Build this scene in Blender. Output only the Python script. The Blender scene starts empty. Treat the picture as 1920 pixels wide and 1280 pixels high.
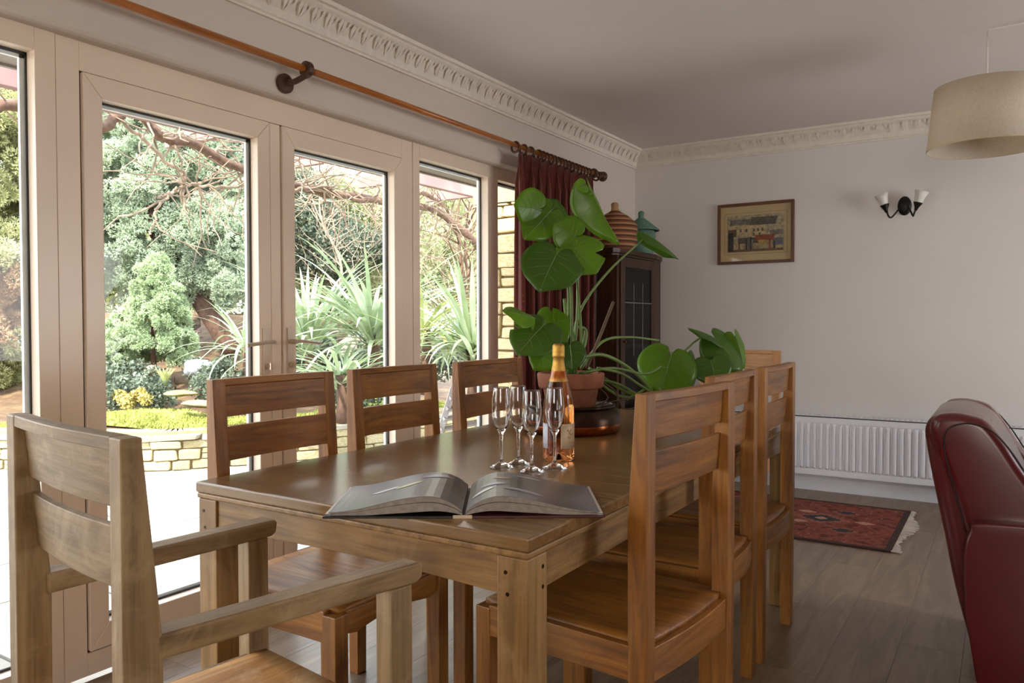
import bpy, math, random
import numpy as np
from mathutils import Vector, Matrix
random.seed(7); rng = np.random.default_rng(11)
SC = bpy.context.scene
COL = SC.collection
PI = math.pi

# ------------------------------------------------------------------ camera, world, sun, big lights, exposure
F_PX = 1452.46
YAW, PITCH, ROLL = math.radians(32.567), math.radians(1.321), math.radians(-0.101)
EYE = Vector((0, 0, 1.12))
fwd = Vector((-math.sin(YAW)*math.cos(PITCH), math.cos(YAW)*math.cos(PITCH), -math.sin(PITCH)))
rgt = Vector((math.cos(YAW), math.sin(YAW), 0)); upv = rgt.cross(fwd)
r2 = rgt*math.cos(ROLL)+upv*math.sin(ROLL); u2 = -rgt*math.sin(ROLL)+upv*math.cos(ROLL)
cam = bpy.data.cameras.new('camera'); cam.sensor_width = 36; cam.lens = F_PX/1920*36; cam.clip_start = .02; cam.clip_end = 200
co = bpy.data.objects.new('camera', cam); COL.objects.link(co)
m = Matrix((r2, u2, -fwd)).transposed().to_4x4(); m.translation = EYE; co.matrix_world = m
SC.camera = co

w = bpy.data.worlds.new('sky'); SC.world = w; w.use_nodes = True
wn = w.node_tree.nodes; wl = w.node_tree.links
bg = wn['Background']; bg.inputs['Strength'].default_value = 4.6
tc = wn.new('ShaderNodeTexCoord'); sx = wn.new('ShaderNodeSeparateXYZ'); cr = wn.new('ShaderNodeValToRGB')
wl.new(tc.outputs['Generated'], sx.inputs[0]); wl.new(sx.outputs['Z'], cr.inputs[0]); wl.new(cr.outputs[0], bg.inputs['Color'])
cr.color_ramp.elements[0].position = 0.0; cr.color_ramp.elements[0].color = (.95, .95, .93, 1)
cr.color_ramp.elements[1].position = 0.8; cr.color_ramp.elements[1].color = (.66, .76, .95, 1)

def lamp(name, kind, energy, color, **kw):
    l = bpy.data.lights.new(name, kind); l.energy = energy; l.color = color
    for k, v in kw.items():
        if k not in ('loc', 'dir'): setattr(l, k, v)
    o = bpy.data.objects.new(name, l); COL.objects.link(o)
    o.location = kw.get('loc', (0, 0, 3))
    o.rotation_euler = Vector(kw['dir']).to_track_quat('-Z', 'Y').to_euler()
    return o
lamp('sun', 'SUN', 7.2, (1, .93, .80), angle=math.radians(1.2), dir=(-.22, .62, -.80))
# area fills added to brighten the room: cool at right, warm behind the camera
lamp('added_fill_right', 'AREA', 14, (.93, .94, 1), shape='RECTANGLE', size=1.6, size_y=1.3, loc=(3.2, 4.05, 1.25), dir=(-1, .2, -.1))
lamp('added_warm_fill_rear', 'AREA', 15, (1, .80, .62), shape='RECTANGLE', size=1.2, size_y=1.0, loc=(.75, -2.42, 1.45), dir=(-.1, 1, -.04))
vs = SC.view_settings
vs.view_transform = 'Standard'; vs.look = 'None'; vs.gamma = 1; vs.use_curve_mapping = False
vs.exposure = 0.78
SC.cycles.max_bounces = 10; SC.cycles.transparent_max_bounces = 24; SC.cycles.transmission_bounces = 10; SC.cycles.diffuse_bounces = 5
SC.cycles.sample_clamp_indirect = 6

def P(px, py, d):
    """world point seen along the direction of photo position (px, py), d metres deep"""
    return EYE + (r2*((px-960)/F_PX) + u2*(-(py-640)/F_PX) + fwd)*d

# ------------------------------------------------------------------ materials
def rgb(h):
    if isinstance(h, str):
        c = [int(h[i:i+2], 16)/255 for i in (0, 2, 4)]
        return tuple((x/12.92 if x <= .04045 else ((x+.055)/1.055)**2.4) for x in c)
    return h
class Mat:
    def __init__(s, name, rough=.6, spec=.5):
        s.m = bpy.data.materials.new(name); s.m.use_nodes = True
        s.n = s.m.node_tree.nodes; s.l = s.m.node_tree.links; s.b = s.n['Principled BSDF']
        s.b.inputs['Roughness'].default_value = rough; s.b.inputs['Specular IOR Level'].default_value = spec
    def new(s, t, **kw):
        x = s.n.new(t)
        for k, v in kw.items(): setattr(x, k, v)
        return x
    def link(s, a, b): s.l.new(a, b)
    def coords(s, scale=(1, 1, 1), kind='Object', rand=True):
        t = s.new('ShaderNodeTexCoord'); mp = s.new('ShaderNodeMapping'); mp.inputs['Scale'].default_value = scale
        s.link(t.outputs[kind], mp.inputs['Vector'])
        if rand:
            oi = s.new('ShaderNodeObjectInfo'); mu = s.new('ShaderNodeMath', operation='MULTIPLY'); mu.inputs[1].default_value = 37.
            cb = s.new('ShaderNodeCombineXYZ'); s.link(oi.outputs['Random'], mu.inputs[0])
            for i in range(3): s.link(mu.outputs[0], cb.inputs[i])
            s.link(cb.outputs[0], mp.inputs['Location'])
        return mp.outputs[0]
    def noise(s, vec, scale, detail=4, rough=.55, dist=0):
        n = s.new('ShaderNodeTexNoise'); n.inputs['Scale'].default_value = scale; n.inputs['Detail'].default_value = detail
        n.inputs['Roughness'].default_value = rough; n.inputs['Distortion'].default_value = dist
        s.link(vec, n.inputs['Vector']); return n.outputs['Fac']
    def ramp(s, fac, stops):
        r = s.new('ShaderNodeValToRGB'); e = r.color_ramp.elements
        while len(e) < len(stops): e.new(.5)
        for i, (p, c) in enumerate(stops): e[i].position = p; e[i].color = (*rgb(c), 1)
        s.link(fac, r.inputs[0]); return r.outputs[0]
    def mix(s, fac, a, b, blend='MIX'):
        x = s.new('ShaderNodeMix', data_type='RGBA', blend_type=blend)
        if isinstance(fac, (int, float)): x.inputs[0].default_value = fac
        else: s.link(fac, x.inputs[0])
        for i, v in ((6, a), (7, b)):
            if isinstance(v, (str, tuple)): x.inputs[i].default_value = (*rgb(v), 1)
            else: s.link(v, x.inputs[i])
        return x.outputs[2]
    def color(s, c):
        if isinstance(c, (str, tuple)): s.b.inputs['Base Color'].default_value = (*rgb(c), 1)
        else: s.link(c, s.b.inputs['Base Color'])
        return s
    def bump(s, h, strength=.3, dist=.005):
        b = s.new('ShaderNodeBump'); b.inputs['Strength'].default_value = strength; b.inputs['Distance'].default_value = dist
        s.link(h, b.inputs['Height']); s.link(b.outputs[0], s.b.inputs['Normal']); return s
def plain(name, c, rough=.6, metal=0, spec=.5, var=.06, scale=9, bump=.0):
    M = Mat(name, rough, spec); M.b.inputs['Metallic'].default_value = metal
    v = M.coords(rand=False); n = M.noise(v, scale)
    c0 = rgb(c); lo = tuple(x*(1-var*2) for x in c0); hi = tuple(min(1, x*(1+var)) for x in c0)
    M.color(M.ramp(n, [(.3, lo), (.7, hi)]))
    if bump: M.bump(M.noise(v, scale*12, 3), bump, .002)
    return M.m
def wood(name, axis, dark, mid, light, rough=.42, wear=None, gscale=7., coat=0, wearamt=.5, fine=.8):
    fine_amt = fine
    M = Mat(name, rough)
    sc = [9, 9, 9]; sc[axis] = .8
    v = M.coords(tuple(sc)); n = M.noise(v, gscale*.35, 5, .6, 1.6)
    base = M.ramp(n, [(.28, dark), (.5, mid), (.72, light)])
    sc2 = [60, 60, 60]; sc2[axis] = 2.
    v2 = M.coords(tuple(sc2)); n2 = M.noise(v2, 2., 3, .7)
    fine = M.ramp(n2, [(.35, (.72, .68, .62)), (.6, (1, 1, 1))])
    c = M.mix(fine_amt, base, fine, 'MULTIPLY')
    v3 = M.coords((1, 1, 1)); n3 = M.noise(v3, 5, 4, .6)
    c = M.mix(M.ramp(n3, [(.35, (0, 0, 0)), (.75, (.5, .5, .5))]), c, M.mix(.5, c, light))
    if wear:
        n4 = M.noise(M.coords((1, 1, 1)), 7, 5, .7, .6)
        c = M.mix(M.ramp(n4, [(.5, (0, 0, 0)), (.72, (wearamt,)*3)]), c, wear)
    M.color(c)
    M.link(M.ramp(n2, [(.3, (rough+.16*fine_amt**2,)*3), (.7, (rough-.06*fine_amt**2,)*3)]), M.b.inputs['Roughness'])
    M.bump(n2, .25*fine_amt**1.5, .0010)
    if coat: M.b.inputs['Coat Weight'].default_value = coat; M.b.inputs['Coat Roughness'].default_value = .25
    return M.m
def wood3(name, *a, **k): return [wood(name+'_'+'xyz'[i], i, *a, **k) for i in range(3)]
W_CH = wood3('teak_chair', '5a3410', '8e581c', 'ab732b', wear='a4804a', wearamt=.25)
W_AR = wood3('weathered_teak', '634c2f', '876b46', 'a0855e', rough=.5, wear='c5ab86', wearamt=.5)
W_SEATAR = wood('worn_seat_board', 1, '9a6a35', 'c08a4e', 'd4a468', rough=.45, wear='e3c7a0', wearamt=.75)
W_TB = wood3('teak_table', '5f421f', '8a6534', 'a57f49', wear='b39067', wearamt=.4)
W_TOP = wood('table_top_wood', 0, '684b2a', '80603a', '907048', rough=.21, wear='9f7f56', wearamt=.2, fine=.3)
W_EN = wood3('pale_oak_chair', '84562a', 'a5733c', 'b88852')
WALL = plain('wall_paint', 'cfc4b9', .85, var=.02, scale=1.5, bump=.03)
WALLU = plain('unseen_room_side', '8d7a68', .9)
WALLB = plain('wall_paint_back', 'dad5d2', .85, var=.02, scale=1.2, bump=.03)
CEIL = plain('ceiling_paint', 'd8d0cb', .9, var=.02, scale=1.2)
CORN = plain('cornice_plaster', 'e0d8cb', .8, var=.04, scale=30, bump=.25)
SKIRT = plain('skirting_gloss', 'dedee2', .4, var=.02)
UPVC = plain('white_upvc', 'e6d3bf', .32, var=.02, scale=3)
GASK = plain('black_gasket', '17130f', .6)
ALU = plain('spacer_bar', 'e9eef1', .4, metal=0)
BRUSH = plain('brushed_steel', 'cabca9', .3, metal=.45)
CHROME = plain('chrome', 'd8d8d8', .12, metal=1)
DKMET = plain('black_iron', '1d1a19', .4, metal=.6)
RADW = plain('radiator_enamel', 'e4e5ea', .3, var=.01)
DARK = plain('dark_slot', '3a3a3e', .7)
POLE = wood('pole_wood', 1, '7d4313', 'a9601f', 'c47a2f', rough=.32, coat=.3)
DPOLE = plain('dark_bracket_wood', '4a2c18', .4, var=.2, scale=30)
CABW = wood3('dark_cabinet_wood', '1f120b', '3a2114', '53301c', rough=.4)
CABIN = plain('cabinet_interior', '2b221f', .7)
TERRA = plain('terracotta', '9a5f44', .85, var=.18, scale=14, bump=.15)
SOIL = plain('potting_soil', '2c1e15', .95, var=.3, scale=60, bump=.6)
COPPER = plain('copper', 'b0663c', .22, metal=1, var=.25, scale=12)
COPDK = plain('dark_copper_patina', '3d2a20', .3, metal=.8, var=.3, scale=18)
GOLD = plain('gold_foil', 'c79a4e', .28, metal=1, var=.12, scale=70, bump=.5)
CREAM = plain('cream_paper', 'd9c3a4', .6, var=.05)
LABW = plain('pale_label', 'd6d6df', .6, var=.08, scale=80)
PAPER = plain('page_edge', '978e83', .7, var=.12, scale=90)
PAGEW = plain('white_page', 'd5cfcb', .5)
PHOTO = None
def page_photo():
    M = Mat('printed_grey_photo_page', .28)
    v = M.coords((1, 1, 1), rand=False); n = M.noise(v, 6, 4, .5, .6)
    M.color(M.ramp(n, [(.3, '55534f'), (.5, '6c6b6c'), (.7, '85848a')])); return M.m
PHOTO = page_photo()
BIRDW = plain('printed_white_shape', 'e2e0e4', .3); BIRDY = plain('printed_cream_shape', 'dcd6a4', .3); BIRDO = plain('printed_ochre_shape', 'a5825a', .3); BIRDL = plain('printed_lilac_shape', 'a5a2b6', .3)
BOOKC = plain('book_cover_burgundy', '4a1f22', .45, var=.1)
BOOKB = plain('book_cover_black', '15120f', .5)
PIPE = plain('seam_dark', '24060a', .5)
def leather():
    M = Mat('red_leather', .26); v = M.coords(rand=False)
    M.color(M.ramp(M.noise(v, 4, 4), [(.2, '4e060b'), (.8, '620a10')]))
    M.link(M.ramp(M.noise(v, 9, 3), [(.2, (.27,)*3), (.8, (.34,)*3)]), M.b.inputs['Roughness'])
    n2 = M.noise(v, 10, 3, .5, 1.2); M.bump(n2, .06, .010)
    M.b.inputs['Coat Weight'].default_value = .45; M.b.inputs['Coat Roughness'].default_value = .25
    return M.m
LEATH = leather()
def curtain_mat():
    M = Mat('burgundy_curtain', .8, .2); v = M.coords((1, 1, 1), rand=False)
    vo = M.new('ShaderNodeTexVoronoi'); vo.inputs['Scale'].default_value = 34; M.link(v, vo.inputs['Vector'])
    base = M.ramp(M.noise(v, 8), [(.3, '4a180e'), (.7, '602215')])
    M.color(M.mix(M.ramp(vo.outputs['Distance'], [(.12, (.75,)*3), (.24, (0, 0, 0))]), base, '7a3c25'))
    M.b.inputs['Sheen Weight'].default_value = .35
    return M.m
CURT = curtain_mat()
def shade_mat():
    M = Mat('linen_shade', .9); v = M.coords((1, 1, .6), rand=False)
    a = M.noise(v, 180, 2); M.color(M.ramp(a, [(.3, 'ddd0bc'), (.7, 'f0e7d8')])); M.bump(a, .2, .001)
    tr = M.new('ShaderNodeBsdfTranslucent'); tr.inputs['Color'].default_value = (*rgb('e6d6bd'), 1)
    ms = M.new('ShaderNodeMixShader'); ms.inputs[0].default_value = .4
    out = M.n['Material Output']; M.link(M.b.outputs[0], ms.inputs[1]); M.link(tr.outputs[0], ms.inputs[2]); M.link(ms.outputs[0], out.inputs[0])
    return M.m
SHADE = shade_mat()
def leafmat(name, lo, mid, hi, rough=.45, trans=.3, scale=1.3, tcol=None, rand=True, spec=.4):
    M = Mat(name, rough, spec); v = M.coords(rand=rand)
    n = M.noise(v, scale, 4, .6)
    c = M.ramp(n, [(.32, lo), (.5, mid), (.68, hi)]); M.color(c)
    tr = M.new('ShaderNodeBsdfTranslucent'); 
    if tcol: tr.inputs['Color'].default_value = (*rgb(tcol), 1)
    else: M.link(c, tr.inputs['Color'])
    ms = M.new('ShaderNodeMixShader'); ms.inputs[0].default_value = trans
    out = M.n['Material Output']; M.link(M.b.outputs[0], ms.inputs[1]); M.link(tr.outputs[0], ms.inputs[2]); M.link(ms.outputs[0], out.inputs[0])
    return M
MON = leafmat('monstera_leaf', '4c6a18', '5c801e', '6e9428', rough=.3, trans=.42, scale=2.5, tcol='a8c832').m
MOND = leafmat('monstera_leaf_dark', '385418', '44641e', '527426', rough=.32, trans=.32, scale=2.5, tcol='86a630').m
MONS = plain('monstera_stem', '66803c', .45, var=.15)
MONV = plain('leaf_vein', '64793a', .5)
DEAD = plain('cut_brown_stem', '5d4a38', .8, var=.2)
CON1 = leafmat('blue_green_conifer', '84917c', 'a8b79b', 'ccd5ba', .7, .15, 1.4, rand=False).m
CON2 = leafmat('olive_conifer', '8a8c5c', 'adae7c', 'c9c9a0', .7, .15, 1.2, rand=False).m
CON3 = leafmat('young_green_conifer', '8c9d76', 'acbd94', 'c9d6b4', .7, .15, 2.5, rand=False).m
CONO = leafmat('browning_conifer', '94785c', 'ab8a68', 'b9a07e', .7, .15, 2, rand=False).m
SHRB = leafmat('light_shrub_leaf', '7f8a5c', 'a3aa7a', 'cfd0ae', .6, .3, 1.0, rand=False).m
SHRD = leafmat('dark_shrub_leaf', '4a5545', '646f5c', '7f8976', .5, .2, 2.5, rand=False).m
PHOR = leafmat('strap_leaf', '7e9068', '9fb088', 'c6d0b6', .35, .25, 1.2).m
PHOY = leafmat('yellow_strap_leaf', '929a5a', 'afb678', 'ccd09a', .4, .25, 1.2).m
BARK = plain('brown_bark', '5b4234', .9, var=.25, scale=25, bump=.6)
VINE = plain('vine_bark', '6f5646', .9, var=.25, scale=30, bump=.5)
TWIG = plain('pale_twig', '96836f', .9, var=.25, scale=12)
DTWIG = plain('dark_twig', '6a5340', .9, var=.25, scale=12)
MORT = plain('mortar', 'a08c68', .95, var=.12, scale=20, bump=.3)
def stone(name, a, b, c, scale=9, bump=.7, rough=.9):
    M = Mat(name, rough, .3); v = M.coords((1, 1, 1)); n = M.noise(v, scale, 6, .65)
    oi = M.new('ShaderNodeObjectInfo')
    col = M.ramp(n, [(.3, a), (.5, b), (.7, c)])
    tint = M.ramp(oi.outputs['Random'], [(0, (.78, .76, .70)), (1, (1, 1, 1))])
    M.color(M.mix(1, col, tint, 'MULTIPLY')); M.bump(n, bump, .02); return M.m
STONE = stone('garden_stone', 'a3936a', 'c3b692', 'd8cdb0')
PILL = stone('honey_stone', 'bfa877', 'd9c79c', 'e6d9b8')
COPE = stone('coping_stone', '9f9685', 'b9b2a4', 'cdc8bd')
SLAB = stone('paving_slab', '989389', 'a8a39a', 'b5b1a9', 3, .2, .8)
JOINT = plain('paving_joint', '5d574c', .95)
GRND = stone('garden_soil', '54402f', '6d5642', '857052', 5, .8)
MOSS = leafmat('moss_blades', '8f9448', 'a9ad5c', 'c4c67c', .8, .2, 2.2, rand=False).m
MOSSB = plain('moss_bed', '8f9150', .95, var=.25, scale=3, bump=.5)
PERG = plain('pinkish_fascia_paint', '8a6c67', .7, var=.1, scale=3)
SOFF = plain('grey_soffit', '8b8178', .8, var=.05)
LINT = plain('tan_lintel', 'a38f74', .9, var=.1, scale=8)
GREYW = wood3('silvered_wood', '8f8a86', 'b0aba8', 'c7c3c2', rough=.7)
CLAYP = plain('pinkish_brick', 'b58876', .9, var=.15)

def floor_mat():
    M = Mat('oak_laminate', .34)
    v = M.coords((7, .7, 7)); n = M.noise(v, 2.2, 5, .6, 1.5)
    oi = M.new('ShaderNodeObjectInfo')
    c = M.ramp(n, [(.3, '64533f'), (.5, '7a6650'), (.72, '8e7a62')])
    c = M.mix(1, c, M.ramp(oi.outputs['Random'], [(0, (.90, .90, .91)), (1, (1.05, 1.03, 1.0))]), 'MULTIPLY')
    M.color(c); M.bump(M.noise(M.coords((50, 2, 50)), 2, 3), .15, .001)
    return M.m
FLOOR = floor_mat()
def rug_mat():
    M = Mat('persian_rug', .95, .1); v = M.coords((1, 1, 1), rand=False)
    vo = M.new('ShaderNodeTexVoronoi', distance='MANHATTAN'); vo.inputs['Scale'].default_value = 42; M.link(v, vo.inputs['Vector'])
    base = M.ramp(M.noise(v, 14, 3), [(.35, '5f352c'), (.5, '8a5043'), (.68, '6f3d34')])
    sp = M.ramp(vo.outputs['Color'], [(.30, '7d4438'), (.45, '3c2b29'), (.62, '955444'), (.85, 'b59583')])
    M.color(M.mix(M.ramp(vo.outputs['Distance'], [(.25, (.9,)*3), (.42, (0, 0, 0))]), base, sp))
    M.bump(M.noise(v, 300, 2), .4, .002); return M.m
RUG = rug_mat()
RUGD = plain('rug_dark_border', '3b2220', .95, var=.25, scale=60)
RUGN = plain('rug_navy_motif', '2b2a33', .95, var=.25, scale=60)
RUGO = plain('rug_orange_motif', '93553f', .95, var=.2, scale=60)
RUGP = plain('rug_pink_motif', 'b98a74', .95, var=.2, scale=60)
FRNG = plain('cream_fringe', 'c9c0b2', .95, var=.1)
def stripe_mat():
    M = Mat('striped_basket', .8); t = M.new('ShaderNodeTexCoord'); s = M.new('ShaderNodeSeparateXYZ'); M.link(t.outputs['Object'], s.inputs[0])
    a = M.new('ShaderNodeMath', operation='MULTIPLY'); a.inputs[1].default_value = 1/.034; M.link(s.outputs['Z'], a.inputs[0])
    f = M.new('ShaderNodeMath', operation='FRACT'); M.link(a.outputs[0], f.inputs[0])
    M.color(M.ramp(f.outputs[0], [(0, '834627'), (.30, '8a4c2a'), (.34, '4f2a1b'), (.66, '5b3321'), (.72, 'a58157'), (.92, 'a58157')]))
    return M.m
STRIPE = stripe_mat()
TEAL = plain('teal_basket_weave', '5d7d6d', .85, var=.15, scale=18)
BASKN = plain('natural_cane', 'a9835a', .8, var=.15)
MATB = plain('picture_mount', 'bda67c', .7, var=.04)
FRAMEW = wood3('picture_frame_wood', '3d2112', '5d3418', '6f4220', rough=.35)
def glass_pane(name='window_glass', tint=(1, 1, 1)):
    m_ = bpy.data.materials.new(name); m_.use_nodes = True; n = m_.node_tree.nodes; l = m_.node_tree.links; n.clear()
    out = n.new('ShaderNodeOutputMaterial'); tr = n.new('ShaderNodeBsdfTransparent'); tr.inputs[0].default_value = (*tint, 1)
    gl = n.new('ShaderNodeBsdfGlossy'); gl.inputs['Roughness'].default_value = .02
    fr = n.new('ShaderNodeFresnel'); fr.inputs[0].default_value = 1.35; mx = n.new('ShaderNodeMixShader')
    ge = n.new('ShaderNodeNewGeometry'); iv = n.new('ShaderNodeMath'); iv.operation = 'SUBTRACT'; iv.inputs[0].default_value = 1; l.new(ge.outputs['Backfacing'], iv.inputs[1])
    ml_ = n.new('ShaderNodeMath'); ml_.operation = 'MULTIPLY'; l.new(fr.outputs[0], ml_.inputs[0]); l.new(iv.outputs[0], ml_.inputs[1])
    l.new(ml_.outputs[0], mx.inputs[0]); l.new(tr.outputs[0], mx.inputs[1]); l.new(gl.outputs[0], mx.inputs[2]); l.new(mx.outputs[0], out.inputs[0])
    return m_
PANE = glass_pane(tint=(.97, .98, .97)); CABG = glass_pane('cabinet_glass', (.55, .53, .52)); PICG = glass_pane('picture_glass')
def realglass(name, col, rough=0.0, ior=1.45):
    M = Mat(name, rough); M.b.inputs['Transmission Weight'].default_value = 1; M.b.inputs['IOR'].default_value = ior
    M.b.inputs['Base Color'].default_value = (*rgb(col), 1); return M.m
GLASS = realglass('clear_crystal', (1, 1, 1))
ROSE = realglass('rose_wine_bottle', (1.0, .40, .15), .02)
FROST = plain('frosted_glass', 'd9d6cf', .4, var=.03)

# ------------------------------------------------------------------ mesh helpers
class MB:
    def __init__(s): s.v = []; s.f = []; s.mi = []; s.mats = []
    def m(s, mat):
        if mat not in s.mats: s.mats.append(mat)
        return s.mats.index(mat)
    def add(s, vs, fs, mat):
        o = len(s.v); k = s.m(mat); s.v += [tuple(x) for x in vs]; s.f += [tuple(i+o for i in f) for f in fs]; s.mi += [k]*len(fs); return s
    def box(s, lo, hi, mat, M4=None):
        x0, y0, z0 = lo; x1, y1, z1 = hi
        vs_ = [(x0, y0, z0), (x1, y0, z0), (x1, y1, z0), (x0, y1, z0), (x0, y0, z1), (x1, y0, z1), (x1, y1, z1), (x0, y1, z1)]
        if M4 is not None: vs_ = [M4 @ Vector(q) for q in vs_]
        return s.add(vs_, [(0, 3, 2, 1), (4, 5, 6, 7), (0, 1, 5, 4), (1, 2, 6, 5), (2, 3, 7, 6), (3, 0, 4, 7)], mat)
    def prism(s, poly, axis, a0, a1, mat, M4=None):
        """poly: 2-D outline in the two other axes (in cyclic order), extruded along axis from a0 to a1"""
        n = len(poly); vs_ = []
        for a in (a0, a1):
            for p in poly:
                q = [0, 0, 0]; q[axis] = a; q[(axis+1) % 3] = p[0]; q[(axis+2) % 3] = p[1]; vs_.append(tuple(q))
        if M4 is not None: vs_ = [M4 @ Vector(q) for q in vs_]
        ar = sum(poly[i][0]*poly[(i+1) % n][1]-poly[(i+1) % n][0]*poly[i][1] for i in range(n))
        fs = [tuple(range(n-1, -1, -1)), tuple(range(n, 2*n))]+[(i, (i+1) % n, n+(i+1) % n, n+i) for i in range(n)]
        if (ar < 0) != (a1 < a0): fs = [tuple(reversed(f)) for f in fs]
        return s.add(vs_, fs, mat)
    def tube(s, pts, r, mat, seg=8, cap=True):
        pts = [Vector(p) for p in pts]; n = len(pts); rr = r if isinstance(r, (list, tuple)) else [r]*n
        ref = Vector((0, 0, 1)); vs_ = []; prev = None
        for i, p in enumerate(pts):
            t = (pts[min(i+1, n-1)]-pts[max(i-1, 0)])
            t = t.normalized() if t.length > 1e-9 else Vector((0, 0, 1))
            if prev is None:
                a = t.cross(ref)
                if a.length < .05: a = t.cross(Vector((1, 0, 0)))
            else: a = prev-t*prev.dot(t)
            a.normalize(); prev = a; b = t.cross(a)
            for k in range(seg):
                th = 2*PI*k/seg; vs_.append(p+(a*math.cos(th)+b*math.sin(th))*rr[i])
        fs = [(i*seg+k, i*seg+(k+1) % seg, (i+1)*seg+(k+1) % seg, (i+1)*seg+k) for i in range(n-1) for k in range(seg)]
        if cap: fs += [tuple(range(seg-1, -1, -1)), tuple((n-1)*seg+k for k in range(seg))]
        return s.add(vs_, fs, mat)
    def lathe(s, prof, mat, seg=32, c=(0, 0, 0), sx=1, sy=1, closed=False):
        vs_ = []; n = len(prof)
        for r, z in prof:
            for k in range(seg):
                th = 2*PI*k/seg; vs_.append((c[0]+r*sx*math.cos(th), c[1]+r*sy*math.sin(th), c[2]+z))
        m_ = n if closed else n-1
        fs = [(i*seg+k, i*seg+(k+1) % seg, ((i+1) % n)*seg+(k+1) % seg, ((i+1) % n)*seg+k) for i in range(m_) for k in range(seg)]
        return s.add(vs_, fs, mat)
    def grid(s, nu, nv, fn, mat, wrap=False):
        vs_ = [fn(u/(nu), v/(nv)) for v in range(nv+1) for u in range(nu+1)]
        fs = [(v*(nu+1)+u, v*(nu+1)+u+1, (v+1)*(nu+1)+u+1, (v+1)*(nu+1)+u) for v in range(nv) for u in range(nu)]
        return s.add(vs_, fs, mat)
    def build(s, name, parent=None, loc=None, bevel=0, seg=2, smooth=False, sub=0, solid=0, rot=None):
        me = bpy.data.meshes.new(name); me.from_pydata(s.v, [], s.f)
        for q in s.mats: me.materials.append(q)
        me.polygons.foreach_set('material_index', s.mi); me.update()
        if smooth: me.polygons.foreach_set('use_smooth', [True]*len(me.polygons))
        o = bpy.data.objects.new(name, me); COL.objects.link(o)
        if parent is not None: o.parent = parent
        if loc is not None: o.location = loc
        if rot is not None: o.rotation_euler = rot
        if solid:
            q = o.modifiers.new('solid', 'SOLIDIFY'); q.thickness = solid; q.offset = 0
        if bevel:
            q = o.modifiers.new('bevel', 'BEVEL'); q.width = bevel; q.segments = seg; q.limit_method = 'ANGLE'; q.angle_limit = math.radians(35)
            q.harden_normals = False
        if sub:
            q = o.modifiers.new('sub', 'SUBSURF'); q.levels = q.render_levels = sub
        return o
def fixn(o):
    import bmesh
    b = bmesh.new(); b.from_mesh(o.data); bmesh.ops.recalc_face_normals(b, faces=b.faces); b.to_mesh(o.data); b.free(); return o
def tag(o, label, cat, group=None):
    o['label'] = label; o['category'] = cat
    if group: o['group'] = group
    return o
def thing(name, label, cat, loc=(0, 0, 0), rz=0, group=None):
    o = bpy.data.objects.new(name, None); COL.objects.link(o); o.location = loc; o.rotation_euler = (0, 0, rz); o.empty_display_size = .1
    return tag(o, label, cat, group)
def struct(o): o['kind'] = 'structure'; return o
def setting(name, loc=(0, 0, 0)):
    o = bpy.data.objects.new(name, None); COL.objects.link(o); o.location = loc; o['kind'] = 'structure'; return o
def stuff(o): o['kind'] = 'stuff'; return o
def np_mesh(name, V, F, mat, parent=None, nper=3):
    me = bpy.data.meshes.new(name); V = np.asarray(V, dtype=np.float32).reshape(-1, 3); F = np.asarray(F, dtype=np.int32).reshape(-1, nper)
    me.vertices.add(len(V)); me.vertices.foreach_set('co', V.ravel())
    me.loops.add(F.size); me.loops.foreach_set('vertex_index', F.ravel())
    me.polygons.add(len(F)); me.polygons.foreach_set('loop_start', np.arange(0, F.size, nper, dtype=np.int32)); me.polygons.foreach_set('loop_total', np.full(len(F), nper, dtype=np.int32))
    mats = mat if isinstance(mat, list) else [mat]
    for q in mats: me.materials.append(q)
    me.update(calc_edges=True)
    o = bpy.data.objects.new(name, me); COL.objects.link(o)
    if parent is not None: o.parent = parent
    return o
def copy_tree(o, parent=None):
    c = o.copy(); COL.objects.link(c)
    if parent is not None: c.parent = parent
    for ch in [x for x in o.children]: copy_tree(ch, c)
    return c
def bez(pts, n=16):
    """smooth curve through points (Catmull-Rom)"""
    pts = [Vector(p) for p in pts]; q = [pts[0]*2-pts[1]]+pts+[pts[-1]*2-pts[-2]]; out = []
    k = max(2, n//(len(pts)-1))
    for i in range(1, len(q)-2):
        for j in range(k):
            t = j/k; a, b, c, d = q[i-1:i+3]
            out.append(.5*((2*b)+(c-a)*t+(2*a-5*b+4*c-d)*t*t+(-a+3*b-3*c+d)*t**3))
    return out+[pts[-1]]

# ------------------------------------------------------------------ room shell
XW, YB, H = -2.387, 5.472, 2.41
XR, YR = 3.1, -2.3
fl = MB(); fl.box((XW-.06, YR, -.06), (XR, YB, -.0125), GASK); fl = struct(fl.build('floor'))
def plank_mesh(L, key={}):
    L = round(L, 2)
    if L not in key:
        b = MB(); b.box((-.0958, -L/2+.0003, -.012), (.0958, L/2-.0003, 0), FLOOR)
        o = b.build('plank', fl, bevel=.0006, seg=1); key[L] = o.data; o['_'] = 1; del o['_']; return o
    o = bpy.data.objects.new('plank', key[L]); COL.objects.link(o); o.parent = fl
    q = o.modifiers.new('bevel', 'BEVEL'); q.width = .0006; q.segments = 1
    return o
ncol = int((XR-XW)/.192)+1
for i in range(ncol):
    x = XW-.03+.096+i*.192
    if x+.096 > XR: break
    y = YR - [0, .45, .9, .25, .7, 1.1][i % 6]
    while y < YB:
        a, b = max(y, YR), min(y+1.28, YB)
        if b-a > .08: o = plank_mesh(b-a); o.location = (x, (a+b)/2, 0)
        y += 1.28
b = MB(); b.box((XW-.25, YR-.2, H), (XR+.2, YB+.2, H+.12), CEIL); struct(b.build('ceiling'))
b = MB(); b.box((XW-.3, YB, -.05), (XR+.2, YB+.2, H), WALLB); struct(b.build('wall_back'))
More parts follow.
